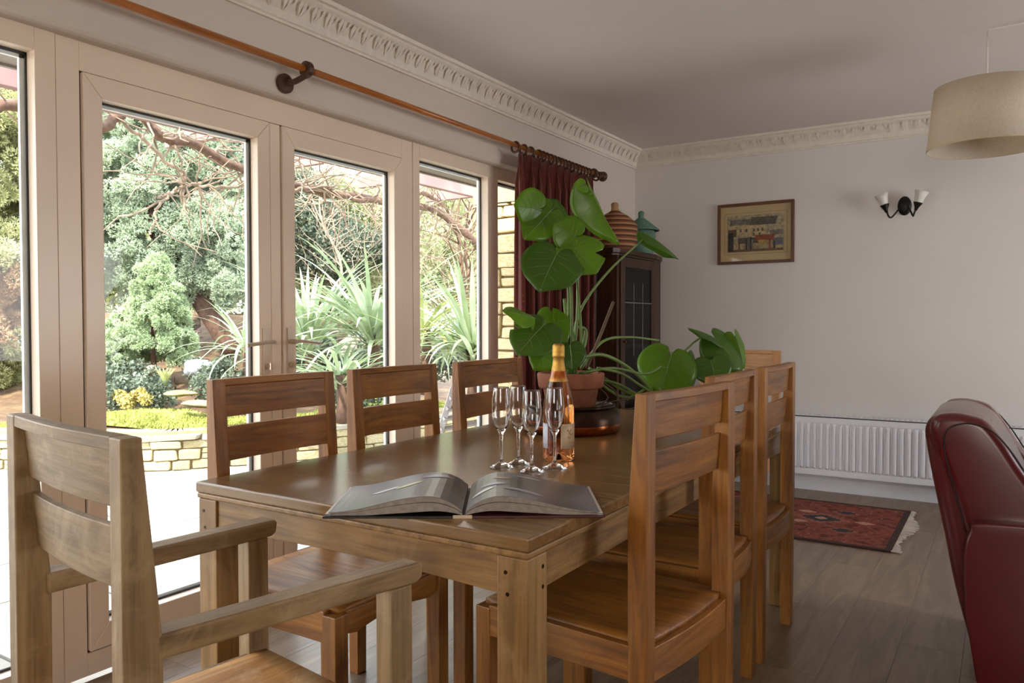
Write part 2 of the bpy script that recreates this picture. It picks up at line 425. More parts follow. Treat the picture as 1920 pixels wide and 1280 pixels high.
# left wall around the big opening  y -1.6 .. 4.42, z 0 .. 2.005
OY0, OY1, OZ = -1.6, 4.42, 2.005
b = MB()
poly = [(-2.70, OZ), (-2.455, OZ), (-2.415, OZ), (-2.400, OZ+.004), (-2.391, OZ+.013), (XW, OZ+.028), (XW, H), (-2.70, H)]   # x,z
b.prism([(p[1], p[0]) for p in poly], 1, OY0, OY1, WALL)
b.box((-2.70, OY1, -.12), (XW, YB+.2, H), WALL); b.box((-2.70, YR-.2, -.12), (XW, OY0, H), WALL)
struct(fixn(b.build('wall_left')))
# unseen right and rear walls, each with an added opening sized for the room light
b = MB()
for lo, hi in (((XR, YR, -.05), (XR+.15, 3.2, H)), ((XR, 4.9, -.05), (XR+.15, YB, H)), ((XR, 3.2, -.05), (XR+.15, 4.9, .55)), ((XR, 3.2, 1.95), (XR+.15, 4.9, H))): b.box(lo, hi, WALLU)
struct(b.build('wall_right'))
b = MB()
for lo, hi in (((XW, YR-.15, -.05), (.1, YR, H)), ((1.4, YR-.15, -.05), (XR, YR, H)), ((.1, YR-.15, -.05), (1.4, YR, .9)), ((.1, YR-.15, 2.0), (1.4, YR, H))): b.box(lo, hi, WALLU)
struct(b.build('wall_rear'))
# cornice: profile and a run of raised leaf ornaments
def cornice(name, p0, p1, inward):
    p0 = Vector(p0); p1 = Vector(p1); d = (p1-p0).normalized(); L = (p1-p0).length; n = Vector(inward)
    prof = [(0, -.125), (.012, -.125), (.014, -.116), (.022, -.112), (.030, -.085), (.052, -.048), (.078, -.026), (.084, -.018), (.098, -.016), (.1, 0), (0, 0)]
    b = MB(); vs_ = []
    for p in (p0, p1):
        for a, z in prof: vs_.append(p+n*a+Vector((0, 0, H+z)))
    k = len(prof); b.add(vs_, [(i, (i+1) % k, k+(i+1) % k, k+i) for i in range(k)]+[tuple(range(k)), tuple(range(2*k-1, k-1, -1))], CORN)
    o = struct(fixn(b.build(name)))
    b = MB(); t = 0.04
    while t < L-.04:
        c = p0+d*t
        def pt(u, q, h): # q along the sloping face 0..1
            a = .026+(.080-.026)*q; z = -.098+(.070)*q
            return c+d*u+n*(a+.0012*h)+Vector((0, 0, H+z-.0012*h))
        for s in (-1, 1):
            b.add([pt(0, .08, .2), pt(s*.010, .3, 1.3), pt(s*.020, .62, .9), pt(s*.013, .9, .5), pt(0, .78, 1.1), pt(s*.003, .45, 1.6)], [(0, 1, 5), (1, 2, 5), (2, 3, 4), (2, 4, 5)], CORN)
        b.add([pt(.030, .75, .2), pt(.036, .55, 1.3), pt(.042, .75, .2), pt(.036, .92, .9), pt(.036, .75, 1.6)], [(0, 1, 4), (1, 2, 4), (2, 3, 4), (3, 0, 4)], CORN)
        t += .072
    q = b.build('ornament', o); stuff(q)
    return o
cornice('trim_1', (XW, YR, 0), (XW, YB, 0), (1, 0, 0))
cornice('trim_2', (XW, YB, 0), (XR, YB, 0), (0, -1, 0))
b = MB(); b.prism([(YB, 0), (YB-.018, 0), (YB-.018, .085), (YB-.012, .10), (YB, .105)], 0, XW, XR, SKIRT); struct(fixn(b.build('baseboard_back')))

# ------------------------------------------------------------------ window wall: frames at x = -2.45 (inner face)
XF = -2.45
def bar(b, y0, y1, z0, z1, x0=XF-.07, x1=XF, mat=UPVC): b.box((x0, y0, z0), (x1, y1, z1), mat)
def fixed_window(name, y0, y1, zt, zb, ga, gb, gt, gbm):
    """frame y0..y1, glass ga..gb"""
    b = MB(); bar(b, y0, ga, zb, zt); bar(b, gb, y1, zb, zt); bar(b, ga, gb, gt, zt); bar(b, ga, gb, zb, gbm)
    o = struct(b.build(name, bevel=.002))
    b = MB()
    for a, c, d, e in ((ga, ga+.004, gbm, gt), (gb-.004, gb, gbm, gt)): b.box((XF-.052, a, d), (XF-.046, c, e), GASK)
    b.box((XF-.052, ga, gt-.008), (XF-.046, gb, gt), GASK); b.box((XF-.052, ga, gbm), (XF-.046, gb, gbm+.008), GASK)
    b.build('gasket', o)
    b = MB(); b.box((XF-.066, ga+.002, gbm), (XF-.054, ga+.018, gt), ALU); b.box((XF-.066, gb-.018, gbm), (XF-.054, gb-.002, gt), ALU); b.box((XF-.066, ga, gt-.018), (XF-.054, gb, gt), ALU)
    b.build('spacer_bar', o)
    b = MB(); b.box((XF-.050, ga-.004, gbm-.004), (XF-.044, gb+.004, gt+.004), PANE); b.build('pane', o)
    return o
fixed_window('window_1', -1.6, -.10, 2.02, 0, -1.52, -.16, 1.945, .09)
fixed_window('window_2', -.10, 1.256, 2.02, 0, -.04, 1.196, 1.938, .09)
# door frame
b = MB(); bar(b, 1.258, 1.330, 0, 2.02, XF-.07, XF-.004); bar(b, 2.861, 2.940, 0, 2.02, XF-.07, XF-.004); bar(b, 1.330, 2.861, 1.914, 2.02, XF-.07, XF-.004); bar(b, 1.330, 2.861, 0, .072, XF-.07, XF-.004)
struct(b.build('trim_3', bevel=.0015))
def door(name, y0, y1, hinge_left):
    zb, zt = .079, 1.910; s = .068
    ga, gb, gt, gm = y0+s-.006, y1-s+.010, 1.840, .158
    b = MB(); X0, X1 = XF-.06, XF+.006
    # mitred stiles and rails
    def quad(p): b.prism(p, 0, X0, X1, UPVC)
    quad([(y0, zb), (ga, gm), (ga, gt), (y0, zt)]); quad([(y1, zb), (y1, zt), (gb, gt), (gb, gm)])
    quad([(y0, zt), (ga, gt), (gb, gt), (y1, zt)]); quad([(y0, zb), (y1, zb), (gb, gm), (ga, gm)])
    o = struct(fixn(b.build(name, bevel=.003)))
    b = MB()
    for a, c, d, e in ((ga, ga+.004, gm, gt), (gb-.004, gb, gm, gt), (ga, gb, gt-.006, gt), (ga, gb, gm, gm+.006)): b.box((XF-.042, a, d), (XF-.036, c, e), GASK)
    for a, c, d, e in ((y0-.005, y0-.0005, zb, zt), (y1+.0005, y1+.005, zb, zt), (y0, y1, zt+.0005, zt+.005), (y0, y1, zb-.005, zb-.0005)): b.box((XF-.05, a, d), (XF-.010, c, e), GASK)
    b.build('gasket', o)
    b = MB(); b.box((XF-.056, ga+.002, gm), (XF-.044, ga+.016, gt), ALU); b.box((XF-.056, gb-.016, gm), (XF-.044, gb-.002, gt), ALU); b.box((XF-.056, ga, gt-.016), (XF-.044, gb, gt), ALU); b.box((XF-.056, ga, gm), (XF-.044, gb, gm+.016), ALU)
    b.build('spacer_bar', o)
    b = MB(); b.box((XF-.040, ga-.003, gm-.003), (XF-.034, gb+.003, gt+.003), PANE); b.build('pane', o)
    yh = y1-.030 if hinge_left else y0+.026; sg = -1 if hinge_left else 1; zc = 1.02
    h = MB(); h.box((XF+.006, yh-.014, zc-.13), (XF+.014, yh+.014, zc+.085), BRUSH); h.tube([(XF+.014, yh, zc+.03), (XF+.055, yh, zc+.03)], .009, BRUSH, 12)
    h.tube(bez([(XF+.055, yh-sg*.006, zc+.03), (XF+.058, yh+sg*.02, zc+.031), (XF+.056, yh+sg*.07, zc+.026), (XF+.052, yh+sg*.125, zc+.020)], 9), .0075, BRUSH, 10)
    h.build('door_handle', o, smooth=False)
    h = MB(); h.tube([(XF+.012, yh, zc-.065), (XF+.024, yh, zc-.065)], .011, CHROME, 14); h.box((XF+.022, yh-.0025, zc-.078), (XF+.040, yh+.0025, zc-.052), CHROME); h.build('lock_cylinder', o)
    return o
door('door_1', 1.335, 2.064, True); door('door_2', 2.128, 2.856, False)
b = MB(); bar(b, 2.069, 2.123, .076, 1.912, XF-.06, XF-.002); struct(b.build('trim_4', bevel=.004))
fixed_window('window_3', 2.942, 3.640, 2.02, 0, 2.992, 3.590, 1.938, .09)
fixed_window('window_4', 3.641, 4.42, 2.02, 0, 3.690, 4.36, 1.938, .09)
# exterior: soffit boards above the doors and the pergola fascia
b = MB(); b.box((-3.05, -2, 2.06), (-2.52, 4.45, 2.10), SOFF); b.box((-3.07, -2, 2.05), (-3.05, 4.45, 2.2), SOFF); struct(b.build('trim_5'))

# ------------------------------------------------------------------ curtain pole, rings and curtain
XP, ZP = -2.285, 2.100
t = thing('curtain_pole', 'long honey-brown wooden curtain pole running above the glass doors', 'curtain pole')
b = MB(); b.tube([(XP+.005, -1.7, ZP-.010), (XP, .6, ZP-.002), (XP, 2.10, ZP)], .0135, POLE, 16); b.build('pole', t, smooth=True)
b = MB(); b.tube([(XP, 2.12, ZP), (XP, 4.66, ZP)], .0128, POLE, 16); b.build('pole', t, smooth=True)
def bracket(y):
    b = MB(); b.tube([(XW, y-.015, ZP-.045), (XW+.018, y-.015, ZP-.045), (XW+.024, y-.015, ZP-.045)], [.038, .038, .026], DPOLE, 24)
    b.tube(bez([(XW+.02, y-.015, ZP-.045), (XW+.055, y-.005, ZP-.042), (XP+.0, y+.01, ZP-.022)], 8), .012, DPOLE, 10)
    b.tube([(XP, y-.004, ZP), (XP, y, ZP), (XP, y+.022, ZP), (XP, y+.027, ZP)], [.018, .031, .031, .018], DPOLE, 24)
    b.build('bracket', t, smooth=False, bevel=.003)
bracket(2.10); bracket(4.56)
b = MB(); b.tube([(XP, 4.655, ZP), (XP, 4.665, ZP), (XP, 4.675, ZP), (XP, 4.69, ZP), (XP, 4.71, ZP), (XP, 4.725, ZP), (XP, 4.735, ZP)], [.02, .026, .016, .030, .034, .026, .008], DPOLE, 20); b.build('finial', t, smooth=True)
CY0, CY1 = 3.63, 4.56
c = thing('curtain', 'dark burgundy pleated curtain drawn to the right end of the wooden pole', 'curtain', (0, 0, 0))
def cur(u, v):
    z = .02+(ZP-.035-.02)*v
    k = 10
    ph = 2*PI*k*u+.5*math.sin(5*u+1.2)+ .25*math.sin(3*v+9*u)
    amp = (.050-.014*v)*(1+.25*math.sin(17*u))
    y = CY0+(CY1-CY0)*u+ .026*math.sin(2*ph)*min(1, (1-v)*8+.2)*min(1, 12*u, 12*(1-u)) + (.03*(1-v)*(u-.5)) - .02*(1-v)
    x = XP+.005+amp*math.sin(ph) + .006*math.sin(11*u+4*v)
    if v > .96: x = XP+(x-XP)*.7
    return (x, y, z)
b = MB(); b.grid(260, 26, cur, CURT); b.build('fabric', c, smooth=True, solid=.003)
ringb = MB()
seg = 24
def torus(b, R, r, mat, seg=24, s2=8):
    vs_ = []
    for i in range(seg):
        th = 2*PI*i/seg
        for j in range(s2):
            a = 2*PI*j/s2; q = R+r*math.cos(a); vs_.append((q*math.cos(th), r*math.sin(a), q*math.sin(th)))
    fs = [(i*s2+j, i*s2+(j+1) % s2, ((i+1) % seg)*s2+(j+1) % s2, ((i+1) % seg)*s2+j) for i in range(seg) for j in range(s2)]
    b.add(vs_, fs, mat)
torus(ringb, .028, .0062, DPOLE)
rg = ringb.build('ring', c, smooth=True); ys = [3.615, 3.70, 3.77]+[3.86+.045*i for i in range(15)]+[4.61]
for i, y in enumerate(ys):
    o = rg if i == 0 else rg.copy()
    if i: COL.objects.link(o)
    o.location = (XP, min(y, 4.64), ZP-.012); o.rotation_euler = (0, random.uniform(-.2, .2), random.uniform(-.25, .25))

# ------------------------------------------------------------------ dining table
TZ = .735
t = thing('dining_table', 'long brown teak dining table with thick top under the open book', 'table', (-1.194, 2.19, 0))
tx, ty = .478, 1.015
b = MB(); b.box((-tx, -ty, TZ-.026), (tx, ty, TZ), W_TOP); b.build('tabletop', t, bevel=.004)
b = MB()
b.box((-tx+.002, -ty+.002, TZ-.040), (tx-.002, ty-.002, TZ-.0265), W_TB[1]); b.build('moulding', t, bevel=.004)
b = MB(); b.prism([(TZ-.04, -tx+.06), (TZ-.04, tx-.06)]+[(TZ-.108+.012*math.cos(PI*(q/8-.5))-.006, (tx-.06)*(1-q/4)) for q in range(9)], 1, -ty+.010, -ty+.032, W_TB[0])
fixn(b.build('apron', t, bevel=.002))
b = MB(); b.box((-tx+.06, ty-.032, TZ-.11), (tx-.06, ty-.010, TZ-.04), W_TB[0]); b.build('apron', t, bevel=.002)
for s in (-1, 1):
    b = MB(); b.box((s*(tx-.022)-.011, -ty+.07, TZ-.11), (s*(tx-.022)+.011, ty-.07, TZ-.04), W_TB[1]); b.build('apron', t, bevel=.002)
for sx_ in (-1, 1):
    for sy_ in (-1, 1):
        cx_, cy_ = sx_*(tx-.0385), sy_*(ty-.0405)
        b = MB(); b.box((cx_-.0335, cy_-.0355, 0), (cx_+.0335, cy_+.0355, TZ-.0405), W_TB[2]); lg = b.build('leg', t, bevel=.003)
        if sy_ < 0:
            for z, dx in ((.665, -.014), (.625, -.010)):
                b = MB(); b.tube([(cx_+dx, cy_-.0362, z), (cx_+dx, cy_-.034, z)], .004, COPDK, 10); b.build('dowel', lg)
            if sx_ > 0:
                for z, dy in ((.670, .018), (.632, .018)):
                    b = MB(); b.tube([(cx_+.0342, cy_+dy, z), (cx_+.032, cy_+dy, z)], .004, COPDK, 10); b.build('dowel', lg)

# ------------------------------------------------------------------ dining chairs
HT = .975
def chair(name, label, W, loc, rz, arms=False, width=.43, seatmat=None, group='teak dining chairs round the table'):
    t = thing(name, label, 'chair', loc, rz, group)
    w = width/2; T = .040; yb = -.23
    zs = .44
    pd_top, pd = .028, (.050 if arms else .043); T = .036 if arms else .040
    for s in (-1, 1):
        b = MB(); x0 = s*(w-T/2)
        prof = [(yb+.004, 0), (yb+pd-.002, 0), (yb+pd, .30), (yb+pd+.002, .70), (yb+pd_top, HT-.012), (yb+pd_top, HT), (yb, HT), (yb, .5)]
        b.prism(prof, 0, x0-T/2, x0+T/2, W[2]); fixn(b.build('rear_leg', t, bevel=.0025))
    def bow(q, d=.010): return -d*math.cos(PI*q/2)*1.0 if abs(q) <= 1 else 0
    wi = w-T+.002
    def curved(z0, z1, y0f, y1f, mat, nm, bw=.014, wb=None):
        b = MB(); n = 14; vs_ = []
        wx = wb or wi
        for i in range(n+1):
            q = -1+2*i/n; x = q*wx; k = bow(q, bw)
            for (z, y) in ((z0, y0f(z0)), (z0, y1f(z0)), (z1, y1f(z1)), (z1, y0f(z1))): vs_.append((x, y+k, z))
        fs = [(i*4+j, i*4+(j+1) % 4, (i+1)*4+(j+1) % 4, (i+1)*4+j) for i in range(n) for j in range(4)]+[(0, 1, 2, 3), (n*4+3, n*4+2, n*4+1, n*4)]
        b.add(vs_, fs, mat); fixn(b.build(nm, t, bevel=.002))
    front = lambda z: yb+pd_top+(HT-z)*(pd+.004-pd_top)/(HT-.70)
    curved(HT-.018, HT+.0005, lambda z: yb+.001, lambda z: yb+pd_top-.001, W[0], 'top_rail', .010)
    curved(HT-.100, HT-.0185, lambda z: front(z)-.016, lambda z: front(z)-.003, W[0], 'back_slat', .011)
    curved(HT-.216, HT-.126, lambda z: front(z)-.016, lambda z: front(z)-.003, W[0], 'back_slat', .011)
    curved(zs-.075, zs-.002, lambda z: yb+.006, lambda z: yb+.026, W[0], 'seat_rail', .012)
    # seat
    yf = .235
    def seat(u, v):
        x = (-1+2*u)*(w-.024); yr = yb+.022-.012*math.cos(PI*(u-.5)); y = yr+(yf-.012-yr)*v
        return (x, y, zs+.004-.010*(1-(2*u-1)**2)*math.sin(PI*min(1, v*1.0)))
    b = MB(); n = 10; b.grid(n, n, seat, seatmat or W[1])
    fixn_o = b.build('seat', t, smooth=True, solid=.016)
    for s in (-1, 1):
        b = MB(); b.box((s*(w-.012)-.010, yb+pd, zs-.068), (s*(w-.012)+.010, yf-.04, zs+.006), W[1]); b.build('seat_rail', t, bevel=.002)
    b = MB(); pf = [(zs-.052+.0, -w+.042)]+[(zs-.066+.020*math.cos(PI*q/2), q*(w-.042)) for q in (-.8, -.4, 0, .4, .8)]+[(zs-.052, w-.042), (zs+.003, w-.042), (zs-.005, 0), (zs+.003, -w+.042)]
    b.prism(pf, 1, yf-.03, yf-.008, W[0]); fixn(b.build('seat_rail', t, bevel=.002))
    za = .712
    for s in (-1, 1):
        x0 = s*(w-.021)
        if arms:
            x0 += s*.026; b = MB(); b.box((x0-.021, yf-.045, 0), (x0+.021, yf, za-.034), W[2]); b.build('front_leg', t, bevel=.0025)
            b = MB()
            xa = s*(w-.0215); shear = Matrix.Identity(4); shear[0][1] = s*.065; shear[0][3] = -s*.065*(yb+pd)
            prof = [(yb+pd-.006, za-.034), (yf+.008, za-.034), (yf+.020, za-.028), (yf+.023, za-.006), (yf+.016, za), (yb+pd-.006, za)]
            b.prism(prof, 0, xa-.0225, xa+.0225, W[1], shear); fixn(b.build('armrest', t, bevel=.004))
        else:
            b = MB(); b.prism([(-.021, -.022), (.021, -.022), (.021, .022), (-.021, .022)], 2, 0, zs-.001, W[2], Matrix.Translation((x0, yf-.022, 0)))
            b.build('front_leg', t, bevel=.0025)
    return t
GR = 'teak dining chairs round the table'
chair('carver_chair', 'weathered teak carver chair with armrests and worn seat, at the near table end', W_AR, (-1.121, .812, 0), math.radians(-8.2), arms=True, width=.434, seatmat=W_SEATAR, group=None)
chair('dining_chair', 'brown teak dining chair by the glass doors, nearest to the carver chair', W_CH, (-1.535, 1.490, 0), -PI/2)
chair('dining_chair', 'brown teak dining chair in the middle of the glass-door side of the table', W_CH, (-1.545, 2.012, 0), -PI/2)
chair('dining_chair', 'brown teak dining chair beside the burgundy curtain, behind the champagne flutes', W_CH, (-1.54, 2.578, 0), -PI/2, width=.46)
chair('dining_chair', 'teak dining chair on the red armchair side, nearest and largest in view', W_CH, (-.822, 1.726, 0), math.radians(84), width=.455)
chair('dining_chair', 'teak dining chair in the middle of the row opposite the glass doors', W_CH, (-.890, 2.262, 0), PI/2)
chair('dining_chair', 'teak dining chair opposite the glass doors, nearest to the rug and radiator', W_CH, (-.890, 2.775, 0), PI/2)
chair('dining_chair', 'paler teak dining chair at the far table end, half behind monstera leaves', W_EN, (-1.215, 3.97, 0), PI)

# ------------------------------------------------------------------ open book
bk = thing('open_book', 'large open hardback book with grey photo pages lying on the table corner', 'book', (-.974, 1.345, TZ), math.radians(33.1))
HW, HD = .280, .25
def pg(s, q):   # height of page stack top along half width q 0..1
    return .006+.050*math.sin(PI*min(1, q*1.9)**.75*.5)*(1-q)**.55*1.0+.012*(1-q)
def half(s, fb, ft, name, mat, x_end, dz=0):
    b = MB(); n = 18; vs_ = []
    for i in range(n+1):
        q = i/n; x = s*(.004+q*x_end)
        zt = ft(q); zb = fb(q)
        for (y, z) in ((-HD/2, zb), (HD/2, zb), (HD/2, zt), (-HD/2, zt)): vs_.append((x, y, z))
    fs = [(i*4+j, i*4+(j+1) % 4, (i+1)*4+(j+1) % 4, (i+1)*4+j) for i in range(n) for j in range(4)]+[(0, 1, 2, 3), (n*4+3, n*4+2, n*4+1, n*4)]
    b.add(vs_, fs, mat); return fixn(b.build(name, bk, smooth=False))
def top1(q):
    q = min(1, max(0, q)); return .011+.030*max(0, math.sin(PI*min(1, q/.26)/2))**.8*(1 if q < .26 else .5+.5*math.cos(PI*(q-.26)/.74))+.002*(1-q)
def bot1(q): return .0045+.012*math.sin(PI*min(1, q/.25)/2)*(max(0, 1-q*1.4))
for s, mname in ((-1, 'L'), (1, 'R')):
    b = MB(); b.box((min(0, s*HW), -HD/2-.008, 0), (max(0, s*HW), HD/2+.008, .004), BOOKB if s < 0 else BOOKC); b.build('cover', bk, bevel=.001)
    half(s, bot1, lambda q: top1(q)*.62+bot1(q)*.38-.0012, 'page_block', PAPER, .272)
    half(s, lambda q: top1(q)*.62+bot1(q)*.38, lambda q: top1(q)-.0012, 'page_block', PAPER, .266)
    half(s, lambda q: top1(q)-.0010, lambda q: top1(q), 'printed_page', PHOTO, .264)
    # printed shapes as thin flat inlays following the page
    def inlay(cx_, cy_, a, bb, rot, mat):
        b = MB()
        def ip(u_, v_):
            u = a*(2*u_-1); v = bb*math.sqrt(max(0, 1-(2*u_-1)**2))*(2*v_-1)
            X = cx_+u*math.cos(rot)-v*math.sin(rot); Y = cy_+u*math.sin(rot)+v*math.cos(rot); q = max(0, (abs(X)-.004)/.264)
            return (X, Y, top1(q)+.0008)
        b.grid(12, 4, ip, mat); b.build('printed_shape', bk)
    if s < 0: inlay(-.175, .005, .030, .010, .30, BIRDW); inlay(-.125, .01, .034, .010, .62, BIRDY); inlay(-.07, .08, .035, .014, .2, BIRDL)
    else: inlay(.055, .0, .030, .011, -.15, BIRDL); inlay(.075, .055, .022, .008, -.3, BIRDO); inlay(.035, -.045, .025, .01, .5, BIRDW); inlay(.12, -.06, .045, .010, -.35, BIRDL); inlay(.135, .085, .03, .005, -.05, BIRDW)
    b = MB(); b.box((min(s*.266, s*.276), -HD/2, .004), (max(s*.266, s*.276), HD/2, .0085), PAGEW); b.build('page_margin', bk)
b = MB(); b.box((-.022, -HD/2-.009, -.0005), (.016, -HD/2-.006, .006), CREAM); b.build('spine_band', bk)

# ------------------------------------------------------------------ glasses and bottle
gp = [(0, 0), (.030, .0005), (.0335, .002), (.032, .0035), (.018, .0085), (.007, .016), (.0042, .026), (.0040, .07), (.0046, .088), (.010, .098), (.0185, .113), (.0245, .135), (.0262, .155), (.0245, .185), (.0226, .204), (.0216, .2125), (.0213, .2148), (.0209, .2156), (.0205, .2148), (.0208, .2125), (.0218, .204), (.0236, .185), (.0252, .155), (.0235, .136), (.0175, .115), (.009, .1015), (.003, .0985), (0, .098)]
first = None
for i, (px, py, hh, lab) in enumerate(((940, 876, 1.0, 'empty champagne flute, leftmost of the four on the table'), (972, 870, 1.0, 'empty champagne flute at the back of the group, second from the left'), (997, 884, .985, 'empty champagne flute closest to the open book, third from the left'), (1040, 878, 1.0, 'empty champagne flute standing directly in front of the rose bottle'))):
    d0 = (r2*((px-960)/F_PX)+u2*(-(py-640)/F_PX)+fwd); base = EYE+d0*((TZ-EYE.z)/d0.z)
    if first is None:
        b = MB(); b.lathe(gp, GLASS, 48); first = fixn(b.build('champagne_flute', smooth=True)); o = first
    else: o = first.copy(); COL.objects.link(o)
    o.location = (base.x, base.y, TZ); o.scale = (1, 1, hh); tag(o, lab, 'glass', 'champagne flutes on the table')
d0 = (r2*((1047-960)/F_PX)+u2*(-(862-640)/F_PX)+fwd); bb = EYE+d0*((TZ-EYE.z)/d0.z)
bt = thing('champagne_bottle', 'pink-gold sparkling wine bottle with gold foil neck, behind the flutes', 'bottle', (bb.x-.005, bb.y+.01, TZ), math.radians(32))
b = MB(); b.lathe([(0, .022), (.030, .006), (.040, 0), (.0435, .004), (.0440, .02), (.0440, .14), (.042, .165), (.034, .20), (.024, .235), (.0165, .27), (.0145, .295), (0, .297)], ROSE, 48); fixn(b.build('glass_body', bt, smooth=True))
b = MB(); b.lathe([(.0278, .222), (.0225, .24), (.0172, .27), (.0155, .288), (.0175, .290), (.0180, .297), (.0170, .301), (.0178, .306), (.0172, .322), (.0135, .3275), (0, .329)], GOLD, 40); b.build('gold_foil', bt, smooth=True)
def lab(a0, a1, z0, z1, mat, nm, R=.0447):
    b = MB(); n = 14
    b.grid(n, 1, lambda u, v: (R*math.cos(a0+(a1-a0)*u), R*math.sin(a0+(a1-a0)*u), z0+(z1-z0)*v), mat); o = b.build(nm, bt, smooth=True, solid=.0003); return o
lab(math.radians(-85), math.radians(-5), .036, .105, CREAM, 'front_label')
lab(math.radians(-172), math.radians(-135), .036, .105, LABW, 'back_label')
lb = bt.children[-2]
b = MB()
for (a, z, wd, hh) in ((-62, .083, 22, .003), (-55, .074, 30, .0025), (-58, .064, 16, .004), (-50, .052, 34, .0015)):
    a0 = math.radians(a); a1 = math.radians(a+wd)
    b.grid(10, 1, lambda u, v: (.0451*math.cos(a0+(a1-a0)*u), .0451*math.sin(a0+(a1-a0)*u), z+.006*math.sin(u*9)*(.3 if hh < .003 else .6)+hh*v), GOLD)
b.build('script_flourish', bt, solid=.0002)

# ------------------------------------------------------------------ pot, copper dish, monstera
PC = Vector((-1.318, 2.455, TZ))
d_ = thing('copper_dish', 'shallow copper and dark wood dish under the terracotta pot', 'dish', PC)
b = MB(); b.lathe([(0, 0), (.150, 0), (.172, .005), (.182, .022), (.181, .034)], COPPER, 56); b.lathe([(.181, .034), (.180, .050), (.174, .074), (.162, .084), (.150, .088)], COPDK, 56); b.lathe([(.150, .088), (.150, .096), (.158, .099), (.160, .090), (.152, .0855)], COPDK, 56); b.lathe([(.150, .092), (.14, .03), (.13, .012), (0, .012)], COPDK, 56)
fixn(b.build('bowl', d_, smooth=True))
b = MB()
for k in range(56):
    th = 2*PI*k/56; c0 = Vector((.155*math.cos(th), .155*math.sin(th), .0975)); b.box((-.004, -.0015, -.001), (.004, .0015, .003), COPDK, Matrix.Translation(c0) @ Matrix.Rotation(th, 4, 'Z'))
b.build('beaded_rim', d_)
pt_ = thing('terracotta_pot', 'weathered terracotta plant pot with thick rim standing in the copper dish', 'plant pot', PC+Vector((0, 0, .0125)))
b = MB(); b.lathe([(0, 0), (.070, 0), (.074, .003), (.099, .140), (.103, .143), (.112, .143), (.116, .150), (.121, .190), (.119, .196), (.111, .198), (.107, .194), (.100, .15), (.09, .148), (0, .148)], TERRA, 56); fixn(b.build('pot_body', pt_, smooth=False, bevel=.002))
for p_ in pt_.children[0].data.polygons: p_.use_smooth = True
b = MB(); b.grid(20, 20, lambda u, v: ((2*u-1)*.106*math.sqrt(max(0, 1-(2*v-1)**2/2)), (2*v-1)*.106*math.sqrt(max(0, 1-(2*u-1)**2/2)), .168+.008*math.sin(u*23+v*31)*math.cos(u*17-v*29)), SOIL); b.build('soil', pt_, smooth=True)
mo = thing('monstera_plant', 'large monstera with glossy leaves sprawling from the terracotta pot', 'plant', PC+Vector((0, 0, .18)))
MOI = mo.matrix_world.inverted() if False else Matrix.Translation(-(PC+Vector((0, 0, .18))))
def heart(n=28, lobes=()):
    """outline points of a heart leaf in unit leaf space: base at 0, tip at y=1"""
    out = []
    for i in range(n):
        t = 2*PI*i/n
        x = .50*math.sin(t)*(1+.12*math.cos(t)); y = .42-.52*math.cos(t)
        if abs(t) < 1e-6: y = .06
        # notch at the base
        k = min(t, 2*PI-t)
        if k < .5: y += .16*(1-k/.5)**1.2
        if abs(t-PI) < .4: y += .07*(1-abs(t-PI)/.4)
        for (a, w_, dp) in lobes:
            dd = abs((t-a+PI) % (2*PI)-PI)
            if dd < w_: f = 1-dp*(1-dd/w_); x *= f; y = .40+(y-.40)*f
        out.append((x, y))
    return out
def leaf(base, tip, width, normal_hint=(0, 0, 1), mat=MON, curl=.12, droop=.15, lobes=(), fold=.15, petiole=None, wave=.02):
    base = Vector(base); tip = Vector(tip); ax = tip-base; L = ax.length; y = ax.normalized(); nh = Vector(normal_hint)
    x = y.cross(nh).normalized(); z = x.cross(y).normalized()
    o2 = heart(44, lobes); rings = 7; b = MB(); vs_ = []
    cen = (0, .22)
    def sp(p):
        u, v = p; h = -fold*abs(u)*L*1.0+ .0; h += -curl*(u*u)*L*1.2 - droop*(v*v)*L + wave*L*math.sin(9*v+5*u)*abs(u)*2
        return base+x*(u*width)+y*(v*L)+z*h
    vs_.append(sp(cen))
    for r_ in range(1, rings+1):
        k = r_/rings
        for p in o2: vs_.append(sp((cen[0]+(p[0]-cen[0])*k, cen[1]+(p[1]-cen[1])*k)))
    n = len(o2); fs = [(0, 1+i, 1+(i+1) % n) for i in range(n)]
    for r_ in range(rings-1):
        for i in range(n): fs.append((1+r_*n+i, 1+(r_+1)*n+i, 1+(r_+1)*n+(i+1) % n, 1+r_*n+(i+1) % n))
    vs_ = [MOI @ v for v in vs_]
    b.add(vs_, fs, mat); lf = b.build('leaf', mo, smooth=True, solid=.0012)
    # veins: midrib and side veins
    b = MB(); up = .0008
    def vp(u, v): return MOI @ (sp((u, v))+z*up)
    b.tube([vp(0, v_) for v_ in (.12, .3, .5, .7, .93)], [.0018, .0015, .0012, .0009, .0004], MONV, 5)
    for s in (-1, 1):
        for v0, v1, u1 in ((.16, .08, .38), (.2, .28, .42), (.32, .46, .40), (.46, .64, .33), (.62, .80, .22)):
            b.tube([vp(0, v0), vp(s*u1*.5, v0+(v1-v0)*.4), vp(s*u1, v1)], [.0007, .0006, .0003], MONV, 4)
    b.build('vein', lf)
    if petiole:
        pts = [MOI @ Vector(p) for p in petiole]+[MOI @ sp((0, .20))]
        b = MB(); cv = bez(pts, 18); b.tube(cv, [.0062-.003*i/(len(cv)-1) for i in range(len(cv))], MONS, 8); b.build('stem', mo, smooth=True)
    return lf
D = 2.76    # depth of the pot centre
def L(b0, t0, wpx, hint=None, **k):
    """leaf from photo-measured base/tip with depth"""
    B_ = P(*b0); T_ = P(*t0); d0 = (b0[2]+t0[2])/2
    h = Vector(hint) if hint else (EYE-B_).normalized()
    return leaf(B_, T_, wpx/F_PX*d0/.98, h, **k)
